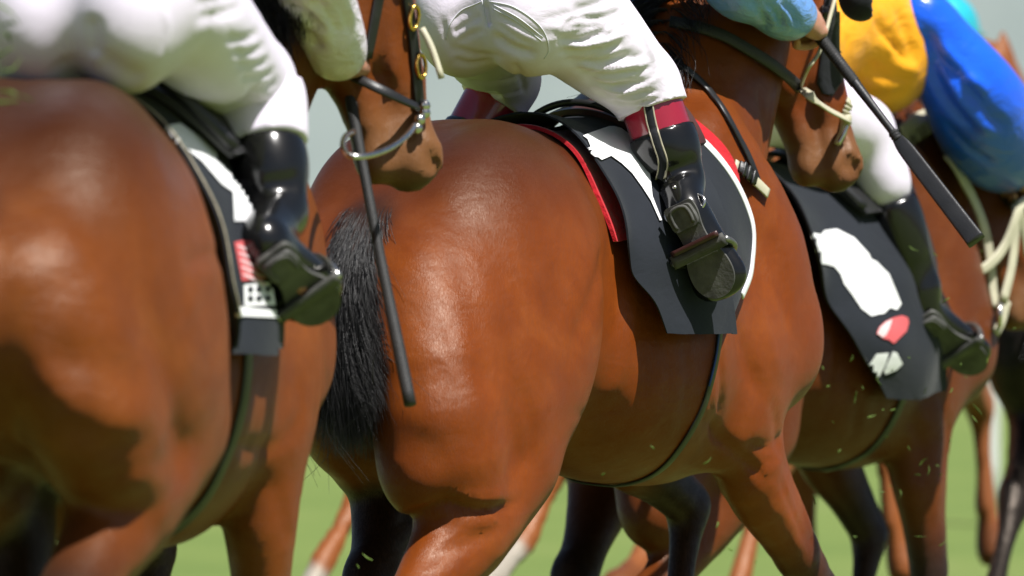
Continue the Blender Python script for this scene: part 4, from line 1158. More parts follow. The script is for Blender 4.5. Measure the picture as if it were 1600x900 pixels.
def bootsB(body, J):
    b, F, ct, sd, up, fd, Lf = plain_boot(body, J, 'R', M['patent_black'], .006, .46)
    b2 = plain_boot(body, J, 'L', M['patent_black'], .010, .46)[0]
    for s, bt in (('R', b), ('L', b2)):                                       # maroon tops
        kn, an = v3(J['knee' + s]), v3(J['ank' + s]); f = Field(np.minimum(kn, an) - .12, np.maximum(kn, an) + .12, .006)
        f.limb([(*(kn * .90 + an * .10), .066), (*(kn * .38 + an * .62), .0640)], .02)
        d = (an - kn) / np.linalg.norm(an - kn); X, Y, Z = f.ax[0][:, None, None], f.ax[1][None, :, None], f.ax[2][None, None, :]
        for sg, c in ((-1, kn * .84 + an * .16), (1, kn * .42 + an * .58)):
            tilt = d + (np.array((0, 0, 0)) if sg < 0 else np.array((-.35, .55, 0)) * (1 if s == 'R' else -1) * .6)
            f.D = np.maximum(f.D, sg * ((X - c[0]) * tilt[0] + (Y - c[1]) * tilt[1] + (Z - c[2]) * tilt[2]).astype(np.float32))
        tp = link('boot_top', f.mesh('boot_top', 1), M['patent_maroon'], bt)
        if s == 'R': topR = tp
    # zip up the back of the leg
    bp = BVHTree.FromPolygons(*(lambda a, c: ([v.co.copy() for v in a.vertices] + [v.co.copy() for v in c.vertices], [tuple(p.vertices) for p in a.polygons] + [tuple(i + len(a.vertices) for i in p.vertices) for p in c.polygons]))(b.data, topR.data))
    line = [(1012, 158), (1018, 190), (1027, 222), (1036, 252), (1033, 280)]
    p, n = trace(RB, bp, line, 8, .002)
    z = MB(); z.strap(p, .017, .005, n, 1); zo = z.build('zip', M['black_cloth'], b)
    for dx in (-6.5, 6.5):
        q, n2 = trace(RB, bp, [(x + dx, y) for x, y in line], 8, .002); e = MB(); e.strap(q, .0035, .006, n2, 1); e.build('zip_piping', M['cream_edge'], zo)
    # spur band round the heel
    sp = MB()
    an, he = v3(J['ankR']), v3(J['heelR'])
    pts = [F(-.02 + .20 * (1 - math.cos(t)) / 2, math.sin(t) * .047, .028 + .012 * math.cos(t)) for t in np.linspace(-2.4, 2.4, 15)]
    sp.tube(pts, .0035, 8, 3); sp.tube([F(-.06, 0, .05), F(-.16, 0, .03)], .004, 8, 2)
    sp.build('spur', M['steel'], b)
    stirrup(RB, 'B', F, sd, up, fd, Lf, .50, M['dull_steel'], 'scuffed dark stirrup iron round the muddy boot sole of the middle rider', RB.at(1040, 215, .25), 1.0)
    kp = MB(); kp.strap([F(.42, w_, -.022) for w_ in np.linspace(-.055, .055, 7)], .012, .006, [-up] * 7, 2); kp.build('stirrup_strap', M['leather_brown'], b)

jB = make_rider(RB, J, matsB, .0055, 'jockey on the middle horse in white breeches, light blue sleeves and maroon topped boots', boot_fn=bootsB, silks_fn=silksB)
brB = [c for c in jB.children if c.name.startswith('breeches')][0]
fl = []
for line, w_, d in [
    ([(868, 60), (905, 62), (960, 45)], .010, .006), ([(866, 78), (915, 80), (985, 62)], .011, .008), ([(872, 92), (930, 100), (1005, 82)], .012, .010),
    ([(890, 105), (940, 118), (1015, 108)], .010, .008), ([(905, 120), (955, 135), (1025, 128)], .010, .009), ([(925, 138), (965, 152), (1035, 140)], .009, .008),
    ([(945, 158), (985, 162), (1045, 152)], .008, .008), ([(960, 175), (990, 172), (1048, 164)], .007, .007), ([(900, 32), (945, 28), (975, 15)], .010, .007),
    ([(890, 15), (930, 8), (960, -5)], .010, .006), ([(880, 70), (930, 72), (985, 50)], .008, -.006), ([(890, 98), (945, 109), (1010, 96)], .008, -.007), ([(920, 128), (965, 143), (1030, 134)], .007, -.007),
    ([(940, 148), (985, 156), (1040, 146)], .007, -.006), ([(1000, 10), (1018, 60), (1038, 110)], .008, .006), ([(985, 5), (1006, 55), (1026, 105)], .008, -.006),
    ([(705, 90), (735, 100), (780, 92)], .010, .006), ([(725, 125), (770, 130), (820, 118)], .010, .007), ([(740, 145), (780, 150), (825, 140)], .009, .006), ([(800, 95), (815, 120), (822, 150)], .008, .006),
    ([(757, 0), (760, 25), (764, 45)], .010, .010), ([(765, 50), (800, 75), (845, 88)], .012, .012), ([(700, 70), (740, 85), (790, 88)], .010, .006),
    ([(700, 40), (730, 18), (760, 40)], .012, .004), ([(770, 20), (810, 40), (850, 62)], .008, .005), ([(770, 32), (805, 58), (845, 75)], .008, .005), ([(705, 55), (725, 40), (755, 22)], .007, .004), ([(712, 70), (735, 55), (760, 45)], .007, .004),
    ([(690, 20), (698, 60), (715, 95)], .008, .004)]:
    fl.append((line, w_, d))
folds_on(RB, brB, fl)
g = np.random.default_rng(12)
fl = []
for i in range(46):                                                           # finer creases toward the knee
    t = g.random() ** .8; x0 = 880 + 125 * t + g.normal() * 8; y0 = 20 + 125 * t + g.normal() * 14
    a = -.35 + g.normal() * .22; L = 26 + 34 * g.random()
    fl.append(([(x0 - L * math.cos(a), y0 - L * math.sin(a) * .6), (x0, y0 + g.normal() * 3), (x0 + L * math.cos(a), y0 + L * math.sin(a))], .0055, (.0020 if g.random() < .55 else -.0018)))
folds_on(RB, brB, fl)
M['seam'] = cloth_mat('breeches_seam', (.70, .70, .74), .6, 700, .1)
for line in ([(697, 62), (703, 38), (720, 17), (740, 8), (752, 3)], [(764, 2), (800, 10), (832, 30), (851, 52), (857, 78), (850, 92)], [(753, 0), (758, 22), (763, 44)], [(772, 8), (810, 28), (848, 58)], [(772, 14), (808, 34), (846, 64)]):
    seam(RB, brB, line, .0013, M['seam'], 'seam', brB)

# --- whip
inv = RB.inv
def W(px, py, d): return inv @ P(px, py, d)
hp = RB.M @ Vector(J['_HR'](.075, 0, -.022))
d0 = hp.y
a, b = W(1284, 62, d0 - .005), W(1525, 376, d0 - .35)
butt = a + (a - b).normalized() * .10
wl = lambda t: v3(a) * (1 - t) + v3(b) * t
wh = MB(); pts = [v3(butt), v3(a)] + [wl(t) for t in (.08, .16, .24, .34, .44, .5)]
wh.tube(pts, [.0125, .0125, .0125, .012, .011, .0095, .0085, .0085], 12, 4)
whip = wh.build('whip', M['leather_black']); put(RB, whip, 'sharp black race whip in the bare hand of the light blue sleeved rider', 'whip', 'whips carried by the jockeys')
gr = MB()
tt = np.linspace(-.12, .22, 121); gr.tube([wl(t) for t in tt], [.0136 - .006 * max(t, 0) + (.0009 if (i % 4) < 2 else -.0006) for i, t in enumerate(tt)], 12, 1)
gr.build('grip', M['rubber_rein'], whip)
gr = MB()
for t in (.475, .488, .50): gr.tube([wl(t - .0075), wl(t), wl(t + .0075)], [.0105, .0125, .0105], 12, 1)
gr.build('collar', M['rubber_rein'], whip)
fp = MB(); side = np.cross(v3(b - a), camdir); side /= np.linalg.norm(side)
pts = [wl(t) for t in (.50, .54, .60, .7, .8, .9, .97, 1.0)]
fp.tube(pts, [.012, .017, .0185, .019, .0195, .020, .0205, .021], 20, 3, flat=(1.0, .55), axis=side)
flap = fp.build('flap', M['leather_black'], whip)
for sg in (-.72, .72):
    sm = MB()
    for t in np.linspace(.56, .985, 46): sm.tube([wl(t - .003) + side * sg * .0185 + camdir * .0098, wl(t + .003) + side * sg * .0188 + camdir * .0098], .0011, 5, 1)
    sm.build('stitching', M['dull_steel'], flap)

# --- bridle, reins
bri = empty('bridle'); put(RB, bri, 'pale webbing bridle with a black blinker hood on the middle horse', 'bridle', 'bridles on the near horses')
hbv = RB.bvh
p, n = trace(RB, hbv, [(1314, -60), (1322, 0), (1329, 35), (1331, 75), (1329, 115), (1325, 150), (1316, 183)], 6, .006)
if len(p) > 3:
    mb = MB(); mb.strap(p, .020, .005, n, 1); cp = mb.build('cheekpiece', M['cream_strap'], bri)
    kb = MB()
    for fr in (.38, .52, .86):
        i = int(fr * (len(p) - 2)); kb.strap([p[i] + n[i] * .003, p[i + 1] * .6 + p[i] * .4 + n[i] * .003], .027, .006, [n[i]] * 2, 1)
    kb.build('keeper', M['cream_strap'], cp)
hood = decal(RB, horseB, [(1288, -30), (1330, -30), (1322, 20), (1322, 90), (1312, 128), (1298, 150), (1284, 146), (1276, 130), (1278, 110), (1284, 60)], M['black_cloth'], 'blinker_hood', .007, 8, bri)
sd_ = hood.modifiers.new('thickness', 'SOLIDIFY'); sd_.thickness = .004; sd_.offset = -1
po, u, v, nn, HL = HB['_head']
cupc = Vector(po + u * .150 + v * .050 + nn * .100)
fcup = Field(v3(cupc) - .12, v3(cupc) + .12, .006); fcup.ell(cupc, (.055, .05, .055), .02); fcup.ell(v3(cupc) + v * .03, (.052, .046, .050), .01, 'sub')
link('blinker_cup', fcup.mesh('blinker_cup', 1), M['black_cloth'], bri)
bitp = on_or(RB, 1316, 188, .14, .012)
mb = MB(); bp_ = v3(bitp[0]); qn = v3(bitp[1])
p2 = v3(on_or(RB, 1304, 226, .14, .012)[0])
mb.tube([bp_ + (0, 0, .012), bp_, (bp_ + p2) / 2 + qn * .004, p2], [.011, .013, .008, .006], 10, 4)
mb.build('bit', M['cream_strap'], bri)
sb = MB(); sb.tube([bp_ + qn * .004, (bp_ + p2) / 2 + qn * .010, p2 + qn * .006], .006, 8, 4); sb.build('bit_shank', M['steel'], bri)
# rein: pale webbing from the bit, then black rubber across the neck to the far side
rr = []; nr = []
for x, y in ((1245, 135), (1222, 118), (1195, 98), (1160, 77), (1125, 58), (1085, 45), (1048, 38)):
    q, n_ = on_or(RB, x, y, .15, .013); rr.append(q); nr.append(n_)
rein = empty('rein'); put(RB, rein, 'thick black rubber rein with a pale webbing end across the middle horse neck', 'rein', 'reins of the near horses')
mb = MB(); mb.strap(rr, .027, .008, nr, 4); mb.build('rubber_grip', M['rubber_rein'], rein)
mb = MB(); mb.strap([bp_ + qn * .008, v3(RB.at(1290, 168, .155)), v3(RB.at(1265, 148, .16)), v3(rr[0]) + v3(nr[0]) * .006], .024, .004, [camdir + (0, 0, .5)] * 4, 4); mb.build('webbing', M['cream_strap'], rein)
mb = MB(); mb.tube([v3(rr[0]), v3(RB.at(1262, 108, .17)), v3(RB.at(1278, 85, .18)), v3(RB.at(1289, 55, .185)), v3(RB.at(1297, 25, .185)), v3(RB.at(1306, -8, .185)), v3(RB.at(1316, -60, .17))], .0048, 8, 5); mb.build('rein_line', M['cream_strap'], rein)

# ================================================================ the near horse on the left
hang_tail(horseA, 1200, .06, .92, (-.06, .14), M['hair'], 5, .0018)
mane(horseA, HA['neck'], 1200, .16, -1, M['hair'], 6, .0018, (-.05, 0, .02), .3)

padA, ptop, pN = drape_obj('saddle_pad', RA, M['black_cloth'],
    [(0, .66), (60, .66), (104, .74)], [(0, 1.06), (40, 1.10), (70, 1.06), (104, .90)], .012, .008, amax=104, nu=18, nv=80, wav=.004, seed=3, minlift=.008,
    label='black saddle pad on the blurred brown horse at the left', cat='saddle pad')
numA, ntop, nN = drape_obj('number_cloth', RA, M['navy_cloth'],
    [(0, .60), (30, .575), (60, .56), (85, .57), (106, .615)], [(0, .84), (60, .86), (85, .84), (106, .82)], .030, .005, amax=106, nu=18, nv=100, wav=.005, seed=7, minlift=.02,
    label='dark number cloth with a long white print and white block letters on the left horse', cat='saddle cloth')
for j0, nm in ((0, 'edge_binding'),):
    js = range(4, 96, 2); e = MB(); e.tube([ntop[j, 0] + nN[j, 0] * .001 for j in js], .0016, 6, 2); e.build('edge_binding', M['cream_edge'], numA)
decal(RA, numA, [(253,203),(262,198),(280,194),(313,217),(358,261),(389,297),(400,328),(393,368),(385,363),(380,346),(364,346),(362,301),(344,288),(313,252),(287,232),(276,232)], M['white_cloth'], 'white_print', .003, 6, numA)
lg = decal(RA, numA, [(364,379),(387,374),(411,417),(413,437),(376,439)], M['pink_print'], 'red_print', .003, 5, numA)
for k in range(5):
    y = 386 + k * 11
    decal(RA, numA, [(367 + k * 2, y), (371 + k * 2, y - 2), (404 + k * 2, y + 14), (403 + k * 2, y + 18)], M['pale_pink'], 'pale_stripe', .0045, 6, lg)
blk = decal(RA, numA, [(379,446),(422,441),(428,477),(380,479)], M['white_cloth'], 'white_lettering', .003, 5, numA)
for x in (384, 397, 411):
    for yy in (449, 463):
        decal(RA, numA, [(x, yy), (x + 8, yy - 1), (x + 9, yy + 8), (x + 1, yy + 9)], M['navy_cloth'], 'letter_gap', .0045, 5, blk)
decal(RA, numA, [(369,479),(433,486),(433,497),(371,494)], M['white_cloth'], 'white_underline', .003, 5, numA)

sadA, stop, sN = drape_obj('race_saddle', RA, M['leather_black'],
    [(0, .74), (30, .80), (40, .86)], [(0, 1.05), (30, 1.05), (40, 1.0)], .046, .014, amax=38, nu=14, nv=40, wav=.0,
    label='small black race saddle under the rider with the white satin sleeve', cat='saddle')
ct = MB(); nv = stop.shape[0]; js = range(0, nv, 3)
ct.tube([stop[j, 0] + sN[j, 0] * (.006 + .016 * math.sin(math.pi * j / (nv - 1)) ** 2) for j in js], .013, 10, 2); ct.build('cantle', M['leather_black'], sadA)
# girth and trailing strap
gp = []; gn = []
for px, py in ((438, 528), (424, 560), (406, 596), (388, 634), (370, 672), (348, 712), (322, 748), (296, 785), (272, 815)):
    q = RA.hit(px, py)
    if q[0] is None: continue
    gp.append(q[0] + q[1] * .012); gn.append(q[1])
gp = []; gn = []
for a, L in ((100, .80), (112, .80), (124, .80), (138, .80), (152, .81), (166, .82), (182, .83), (215, .82), (262, .80)):
    p, n = RA.skin(L, rad(a), .004); gp.append(p); gn.append(n)
gi = MB(); gi.strap(gp, .034, .005, gn, 4); put(RA, gi.build('girth', M['leather_black']), 'black girth strap running down beside the left horse rump', 'girth')

JA_ = dict(pel=(.56, -.06, 1.765), waist=(.80, -.05, 1.92), chest=(1.05, 0, 2.07), neck=(1.2, .02, 2.13), head=(1.37, .03, 2.23),
         hipR=(.58, -.17, 1.76), hipL=(.58, .05, 1.76), kneeR=RA.at(398, 132, .22), kneeL=(.86, .20, 1.62),
         ankR=RA.at(433, 338, .285), heelR=RA.at(420, 390, .315), toeR=RA.at(510, 494, .36),
         ankL=(.70, .29, 1.38), heelL=(.62, .32, 1.34), toeL=(.78, .38, 1.20),
         shR=(1.10, -.19, 2.06), elR=RA.at(478, -50, .24), wrR=RA.at(535, 92, .235),
         shL=(1.10, .20, 2.06), elL=(1.28, .24, 1.85), wrL=(1.45, .05, 1.72), upR=(.75, .45, .45), upL=(.75, -.45, .45))
h0, h1 = v3(RA.at(535, 92, .235)), v3(RA.at(562, 100, .215))
camA = v3(RA.o) - h0; camA /= np.linalg.norm(camA)
matsA = dict(breeches=M['breeches_soft'], silks=M['white_satin'], cap=M['white_satin'], calf=.068, hem=.3, hands=dict(handR=(h1 - h0 + (.01, 0, -.01), camA * .6 + np.array((0, -.3, .7)))))
def silksA(body, J, lo, hi):
    pv = v3(J['pel']); fs = Field(lo, hi, .011)
    fs.limb([(*(pv + (.10, 0, .08)), .12, .14), (*J['waist'], .12, .15), (*J['chest'], .13, .18), (*J['neck'], .08, .13)], .05, 3)
    for s in ('R', 'L'):
        a, b_, c_ = v3(J['sh' + s]), v3(J['el' + s]), v3(J['wr' + s]); q = c_ - b_
        fs.limb([(*a, .085), (*((a + b_) / 2), .074), (*b_, .066), (*(b_ + q * .45 + (0, 0, -.005)), .062), (*(b_ + q * .80 + (0, 0, -.012)), .054), (*(b_ + q * .98), .034)], .04, 3)
    o = link('silks', fs.mesh('silks', 1), M['white_satin'], body)
    folds_on(RA, o, [([(440, 10), (475, 25), (505, 60)], .014, .016), ([(450, 45), (480, 55), (500, 85)], .012, .014), ([(480, 0), (515, 25), (540, 70)], .012, .014), ([(520, 0), (540, 25), (552, 60)], .010, .010)])
def bootsA(body, J):
    b, F, ct, sd, up, fd, Lf = plain_boot(body, J, 'R', M['patent_black'], .008, .46)
    plain_boot(body, J, 'L', M['patent_black'], .012, .42)
    for s in 'RL':                                                            # smooth white sock between breeches and boot
        kn, an = v3(J['knee' + s]), v3(J['ank' + s]); f = Field(np.minimum(kn, an) - .14, np.maximum(kn, an) + .14, .008)
        f.limb([(*(kn * 1.0 + an * .0), .077), (*(kn * .8 + an * .2), .078), (*(kn * .40 + an * .60), .066)], .02, 3)
        d = (an - kn) / np.linalg.norm(an - kn); X, Y, Z = f.ax[0][:, None, None], f.ax[1][None, :, None], f.ax[2][None, None, :]
        for sg, c in ((-1, kn * .96 + an * .04), (1, kn * .52 + an * .48)):
            f.D = np.maximum(f.D, sg * ((X - c[0]) * d[0] + (Y - c[1]) * d[1] + (Z - c[2]) * d[2]).astype(np.float32))
        link('sock', f.mesh('sock', 1), M['breeches_soft'], body)
    stirrup(RA, 'A', F, sd, up, fd, Lf, .62, M['steel'], 'blurred bright stirrup iron at the black boot of the left rider', RA.at(455, 300, .27), 1.0)
jA = make_rider(RA, JA_, matsA, .008, 'jockey on the left horse in plain white breeches and a white satin sleeve', boot_fn=bootsA, silks_fn=silksA)
brA = [c for c in jA.children if c.name.startswith('breeches')][0]
folds_on(RA, brA, [([(140, 20), (146, 60), (150, 95)], .016, .009), ([(150, 85), (190, 110), (230, 130)], .024, .009), ([(300, 8), (340, 0), (380, -15)], .012, .007), ([(300, 30), (345, 22), (385, 8)], .012, .007),
    ([(350, 60), (380, 62), (410, 50)], .008, .006), ([(360, 80), (388, 84), (420, 70)], .008, .006), ([(365, 98), (395, 104), (428, 92)], .008, .006), ([(372, 118), (402, 122), (436, 110)], .008, .006), ([(380, 136), (410, 138), (440, 126)], .008, .005),
    ([(252, 0), (262, 40), (258, 75), (240, 105)], .006, -.004), ([(90, 90), (130, 130), (190, 150)], .024, .005)])

# whip
def whip_simple(rig, a, b, butt, mat, label, r=.010, grow=1.0):
    mb = MB(); pts = [butt, a] + [a * (1 - t) + b * t + np.array((0, 0, -.012)) * math.sin(math.pi * t) for t in (.2, .4, .6, .8, 1.0)]
    mb.tube(pts, [r * 1.1, r * 1.05, r * .9, r * .85, r * .9 * grow, r * 1.05 * grow, r * 1.05 * grow], 10, 5)
    o = mb.build('whip', mat); put(rig, o, label, 'whip', 'whips carried by the jockeys'); return o
hy = (RA.M @ Vector(J['_HR'] (.07, 0, 0) if False else JA_['_HR'](.07, 0, -.02))).y
a = v3(RA.inv @ P(541, 118, hy)); b = v3(RA.inv @ P(641, 632, hy - .28))
wA = whip_simple(RA, a, b, a + (a - b) / np.linalg.norm(a - b) * .08, M['rubber_rein'], 'blurred black whip pointing straight down from the white sleeved rider', .0115, 1.0)

# bridle
brl = empty('bridle'); put(RA, brl, 'black leather bridle with brass buckles on the left horse head', 'bridle', 'bridles on the near horses')
wf = .36
def strapA(px, w_, t, mat, name, parent, wdef, off=.006):
    pp = []; nn = []
    for x, y in px:
        q, n_ = on_or(RA, x, y, wdef, off); pp.append(q); nn.append(n_)
    mb = MB(); mb.strap(pp, w_, t, nn, 4); return mb.build(name, mat, parent), pp, nn
cp, pp, nn = strapA([(628, -60), (634, 0), (640, 40), (646, 90), (650, 135), (653, 168)], .024, .006, M['leather_black'], 'cheekpiece', brl, wf)
for x, y in ((638, 26), (649, 104)):
    q, n_ = on_or(RA, x, y, wf, .014)
    z = np.array((0, 0, 1.)); z -= v3(n_) * (z @ v3(n_)); z /= np.linalg.norm(z); X_ = np.cross(z, v3(n_))
    R = Matrix((X_, z, v3(n_))).transposed()
    b = MB(); b.torus(q, .022, .0045, R, .62); b.build('buckle', M['brass'], cp)
strapA([(602, -60), (590, 0), (582, 40), (572, 90)], .020, .005, M['leather_black'], 'throat_lash', brl, wf - .04)
q0 = v3(on_or(RA, 645, 45, wf, .02)[0])
tip = v3(RA.inv @ P(690, 122, (RA.M @ Vector(q0)).y - .02))
e = MB(); e.tube([q0, (q0 + tip) / 2 + (0, 0, .01), tip], .0065, 8, 4); e.build('loose_strap_end', M['cream_strap'], brl)
bits = [v3(on_or(RA, x, y, wf, .014)[0]) for x, y in ((655, 165), (656, 178), (651, 188), (647, 200))]
e = MB()
for q in bits: e.add(*(lambda c: (c[0], c[1]))(([q + np.array((math.sin(i) * math.cos(j), math.sin(i) * math.sin(j), math.cos(i))) * .0115 for i in np.linspace(0.01, 3.13, 7) for j in np.linspace(0, 2 * math.pi, 11)[:-1]], [(a_ * 10 + b_, a_ * 10 + (b_ + 1) % 10, (a_ + 1) * 10 + (b_ + 1) % 10, (a_ + 1) * 10 + b_) for a_ in range(6) for b_ in range(10)])))
e.tube(bits, .008, 8, 3)
e.build('bit', M['steel'], brl)
ring = [v3(RA.at(x, y, w_)) for x, y, w_ in ((648, 196, .39), (636, 212, .395), (612, 230, .39), (585, 241, .375), (560, 245, .355), (543, 241, .335), (536, 228, .32), (540, 213, .31), (552, 206, .305))]
e = MB(); e.tube(ring, .0058, 8, 4); e.build('bit_ring', M['steel'], brl)
rn = MB(); a_ = v3(JA_['_HR'](.06, 0, -.02)); bq = v3(on_or(RA, 646, 166, wf, .016)[0])
rp = [a_ * (1 - t) + bq * t + camA * (.10 * t * (1 - t) * 2.6) for t in (0, .25, .5, .75)] + [bq]
rn.strap(rp, .019, .006, [camA + (0, 0, .6)] * 5, 4)
put(RA, rn.build('rein', M['leather_black']), 'short black rein from the white sleeved rider to the bit of the left horse', 'rein', 'reins of the near horses')

# ================================================================ the horse beyond, on the right
hang_tail(horseC, 500, .06, .95, (-.1, .05), M['hair'], 9, .002)
mane(horseC, HC['neck'], 500, .14, 1, M['hair_brown'], 11, .002, (-.06, 0, .03), .3)
padC, ptop, pN = drape_obj('saddle_pad', RC, M['black_cloth'],
    [(0, .70), (60, .68), (120, .86)], [(0, 1.12), (60, 1.20), (124, 1.16)], .012, .008, amax=118, nu=16, nv=70, wav=.004, seed=3, minlift=.006,
    label='black saddle pad under the glossy black boot of the orange and blue rider', cat='saddle pad')
numC, ntop, nN = drape_obj('number_cloth', RC, M['navy_cloth'],
    [(0, .52), (48, .50), (60, .53), (75, .60), (90, .66), (106, .715), (128, .86)], [(0, 1.0), (60, 1.06), (90, 1.12), (128, 1.16)], .028, .005, amax=126, nu=20, nv=100, wav=.005, seed=4, minlift=.02,
    label='dark number cloth with a big white blob and red logo on the right horse', cat='saddle cloth')
ed = MB(); ed.tube([ntop[j, 0] + nN[j, 0] * .001 for j in range(6, 96, 2)], .003, 6, 2); ed.build('edge_binding', M['black_cloth'], numC)
cv = lambda L: [(1100 + x / 2.572, 300 + y / 2.572) for x, y in L]
decal(RC, numC, cv([(395,200),(440,165),(465,172),(480,156),(530,150),(600,185),(660,250),(668,270),(690,280),(740,330),(770,400),(790,450),(772,475),(745,466),(720,490),(700,492),(670,500),(630,470),(590,410),(560,370),(545,330),(520,300),(480,290),(455,285),(425,240)]), M['white_cloth'], 'white_patch', .003, 7, numC)
lg = decal(RC, numC, cv([(690,570),(700,545),(725,522),(760,505),(792,497),(815,505),(820,525),(810,560),(760,610),(740,595),(712,588)]), M['pink_print'], 'red_logo', .003, 6, numC)
decal(RC, numC, cv([(692,570),(702,546),(726,524),(752,512),(742,545),(728,575),(714,586)]), M['pale_pink'], 'pale_half', .0045, 6, lg)
decal(RC, numC, cv([(632,745),(660,695),(690,650),(740,645),(728,690),(680,780)]), M['white_cloth'], 'white_bar', .003, 6, numC)
decal(RC, numC, cv([(756,640),(772,645),(795,690),(770,715),(725,732),(720,716),(768,690)]), M['white_cloth'], 'white_corner', .003, 6, numC)
sadC, stop, sN = drape_obj('race_saddle', RC, M['leather_black'],
    [(0, .74), (30, .78), (44, .84)], [(0, 1.10), (30, 1.12), (44, 1.06)], .044, .012, amax=42, nu=14, nv=40, wav=.0,
    label='small black race saddle under the rider in orange and blue silks', cat='saddle')
ct = MB(); nv = stop.shape[0]; js = range(0, nv, 3)
ct.tube([stop[j, 0] + sN[j, 0] * (.006 + .016 * math.sin(math.pi * j / (nv - 1)) ** 2) for j in js], .013, 10, 2); ct.build('cantle', M['leather_black'], sadC)
gp = []; gn = []
for a, L in ((118, 1.0), (130, 1.0), (145, 1.0), (160, 1.0), (182, 1.0), (215, 1.0), (262, .98)):
    p, n = RC.skin(L, rad(a), .004); gp.append(p); gn.append(n)
gi = MB(); gi.strap(gp, .034, .005, gn, 4); put(RC, gi.build('girth', M['leather_black']), 'black girth strap under the belly of the right horse', 'girth')

JC = dict(pel=(.56, 0, 1.80), waist=(.80, 0, 1.88), chest=(1.10, 0, 1.98), neck=(1.25, 0, 2.03), head=(1.42, 0, 2.13),
         hipR=(.58, -.12, 1.77), hipL=(.58, .10, 1.77), kneeR=RC.at(1352, 205, .20), kneeL=(.95, .19, 1.66),
         ankR=RC.at(1438, 452, .285), heelR=RC.at(1440, 492, .31), toeR=RC.at(1532, 578, .35),
         ankL=(.85, .28, 1.40), heelL=(.78, .30, 1.36), toeL=(.95, .35, 1.22),
         shR=RC.at(1436, 30, .19), elR=RC.at(1512, 140, .25), wrR=RC.at(1580, 262, .20),
         shL=(1.14, .19, 1.97), elL=(1.34, .2, 1.80), wrL=RC.at(1366, 218, .03), upR=(.75, .45, .45), upL=(.75, -.45, .45))
matsC = dict(breeches=M['breeches_soft'], silks=M['orange_satin'], cap=M['orange_satin'], calf=.067, hem=.5)
def silksC(body, J, lo, hi):
    pv = v3(J['pel']); fs = Field(lo - .1, hi + .1, .013)
    fs.limb([(*(pv + (.12, 0, .06)), .13, .15), (*J['waist'], .14, .17), (*J['chest'], .15, .19), (*J['neck'], .08, .13)], .05, 3)
    fs.ell(RC.at(1385, 75, .10), (.17, .13, .145), .06); fs.ell(RC.at(1360, 120, .08), (.12, .11, .10), .05)
    o = link('silks', fs.mesh('silks', 1), M['orange_satin'], body)
    folds_on(RC, o, [([(1360, 20), (1395, 70), (1430, 110)], .016, .014), ([(1345, 90), (1390, 120), (1435, 125)], .014, .012), ([(1400, 5), (1420, 60), (1432, 100)], .014, .012), ([(1375, 55), (1405, 95), (1440, 118)], .012, -.010), ([(1350, 150), (1390, 150), (1425, 138)], .014, .010)])
    for s in ('R', 'L'):
        a, b_, c_ = v3(J['sh' + s]), v3(J['el' + s]), v3(J['wr' + s]); q = c_ - b_; f2 = Field(np.min([a, b_, c_], 0) - .2, np.max([a, b_, c_], 0) + .2, .011)
        if s == 'R':
            f2.limb([(*(a + (0, 0, .01)), .075), (*(a * .6 + b_ * .4), .090), (*b_, .115), (*(b_ + q * .4), .128), (*(b_ + q * .75), .112), (*(b_ + q * .98), .05)], .04, 3)
            sl = link('sleeve', f2.mesh('sleeve', 1), M['royal_satin'], body)
            folds_on(RC, sl, [([(1440, 40), (1470, 90), (1520, 130)], .016, .022), ([(1445, 70), (1475, 150), (1530, 210)], .016, .020), ([(1460, 60), (1500, 110), (1550, 150)], .016, -.018), ([(1470, 180), (1510, 230), (1560, 260)], .014, .012), ([(1500, 120), (1540, 170), (1580, 210)], .013, .012), ([(1480, 120), (1510, 175), (1560, 215)], .012, -.010)])
        else:
            f2.limb([(*a, .08), (*((a + b_) / 2), .08), (*b_, .075), (*(b_ + q * .8), .06), (*(b_ + q * .95), .035)], .04, 3)
            link('sleeve', f2.mesh('sleeve', 1), M['royal_satin'], body)
    fh, H = hand_field(.006, v3(J['wrR']), v3(J['wrR']) - v3(J['elR']), (0.2, -.5, .8), 1.12)
    link('glove', fh.mesh('glove', 1), M['leather_black'], body)
def bootsC(body, J):
    b, F, ct, sd, up, fd, Lf = plain_boot(body, J, 'R', M['patent_black'], .009, .43)
    plain_boot(body, J, 'L', M['patent_black'], .013, .45)
    stirrup(RC, 'C', F, sd, up, fd, Lf, .62, M['dull_steel'], 'dark blurred stirrup iron at the boot beside the right horse shoulder', RC.at(1440, 400, .26), 1.05)
jC = make_rider(RC, JC, matsC, .009, 'jockey in billowing orange silks with wide royal blue sleeves and white breeches', boot_fn=bootsC, silks_fn=silksC)

# bridle and reins of the right horse
bC = empty('bridle'); put(RC, bC, 'cream webbing bridle with a round bit ring on the right horse', 'bridle', 'bridles on the near horses')
hw = .17
def strapC(px, r, name, w_, mat='cream_strap', parent=bC, flat=(1, .35)):
    pts = [v3(RC.at(x, y, ww)) for (x, y), ww in zip(px, w_ if hasattr(w_, '__len__') else [w_] * len(px))]
    mb = MB(); mb.tube(pts, r, 10, 5, flat=flat, axis=(.6, -.2, -.5)); return mb.build(name, M[mat], parent)
strapC([(1588, 320), (1586, 370), (1580, 420), (1568, 470)], .013, 'cheekpiece', .26)
mb = MB(); mb.torus(RC.at(1562, 492, .27), .028, .007, Matrix.Rotation(rad(90), 3, 'X') @ Matrix.Rotation(.5, 3, 'Y')); mb.build('bit_ring', M['steel'], bC)
strapC([(1574, 470), (1566, 500), (1556, 520)], .012, 'bit', .26)
rC = empty('rein'); put(RC, rC, 'cream webbing rein looping low past the head of the right horse', 'rein', 'reins of the near horses')
strapC([(1498, 432), (1525, 426), (1552, 408), (1572, 380), (1586, 345), (1594, 322), (1606, 312)], .013, 'webbing', (.20, .23, .25, .26, .27, .27, .26), parent=rC)
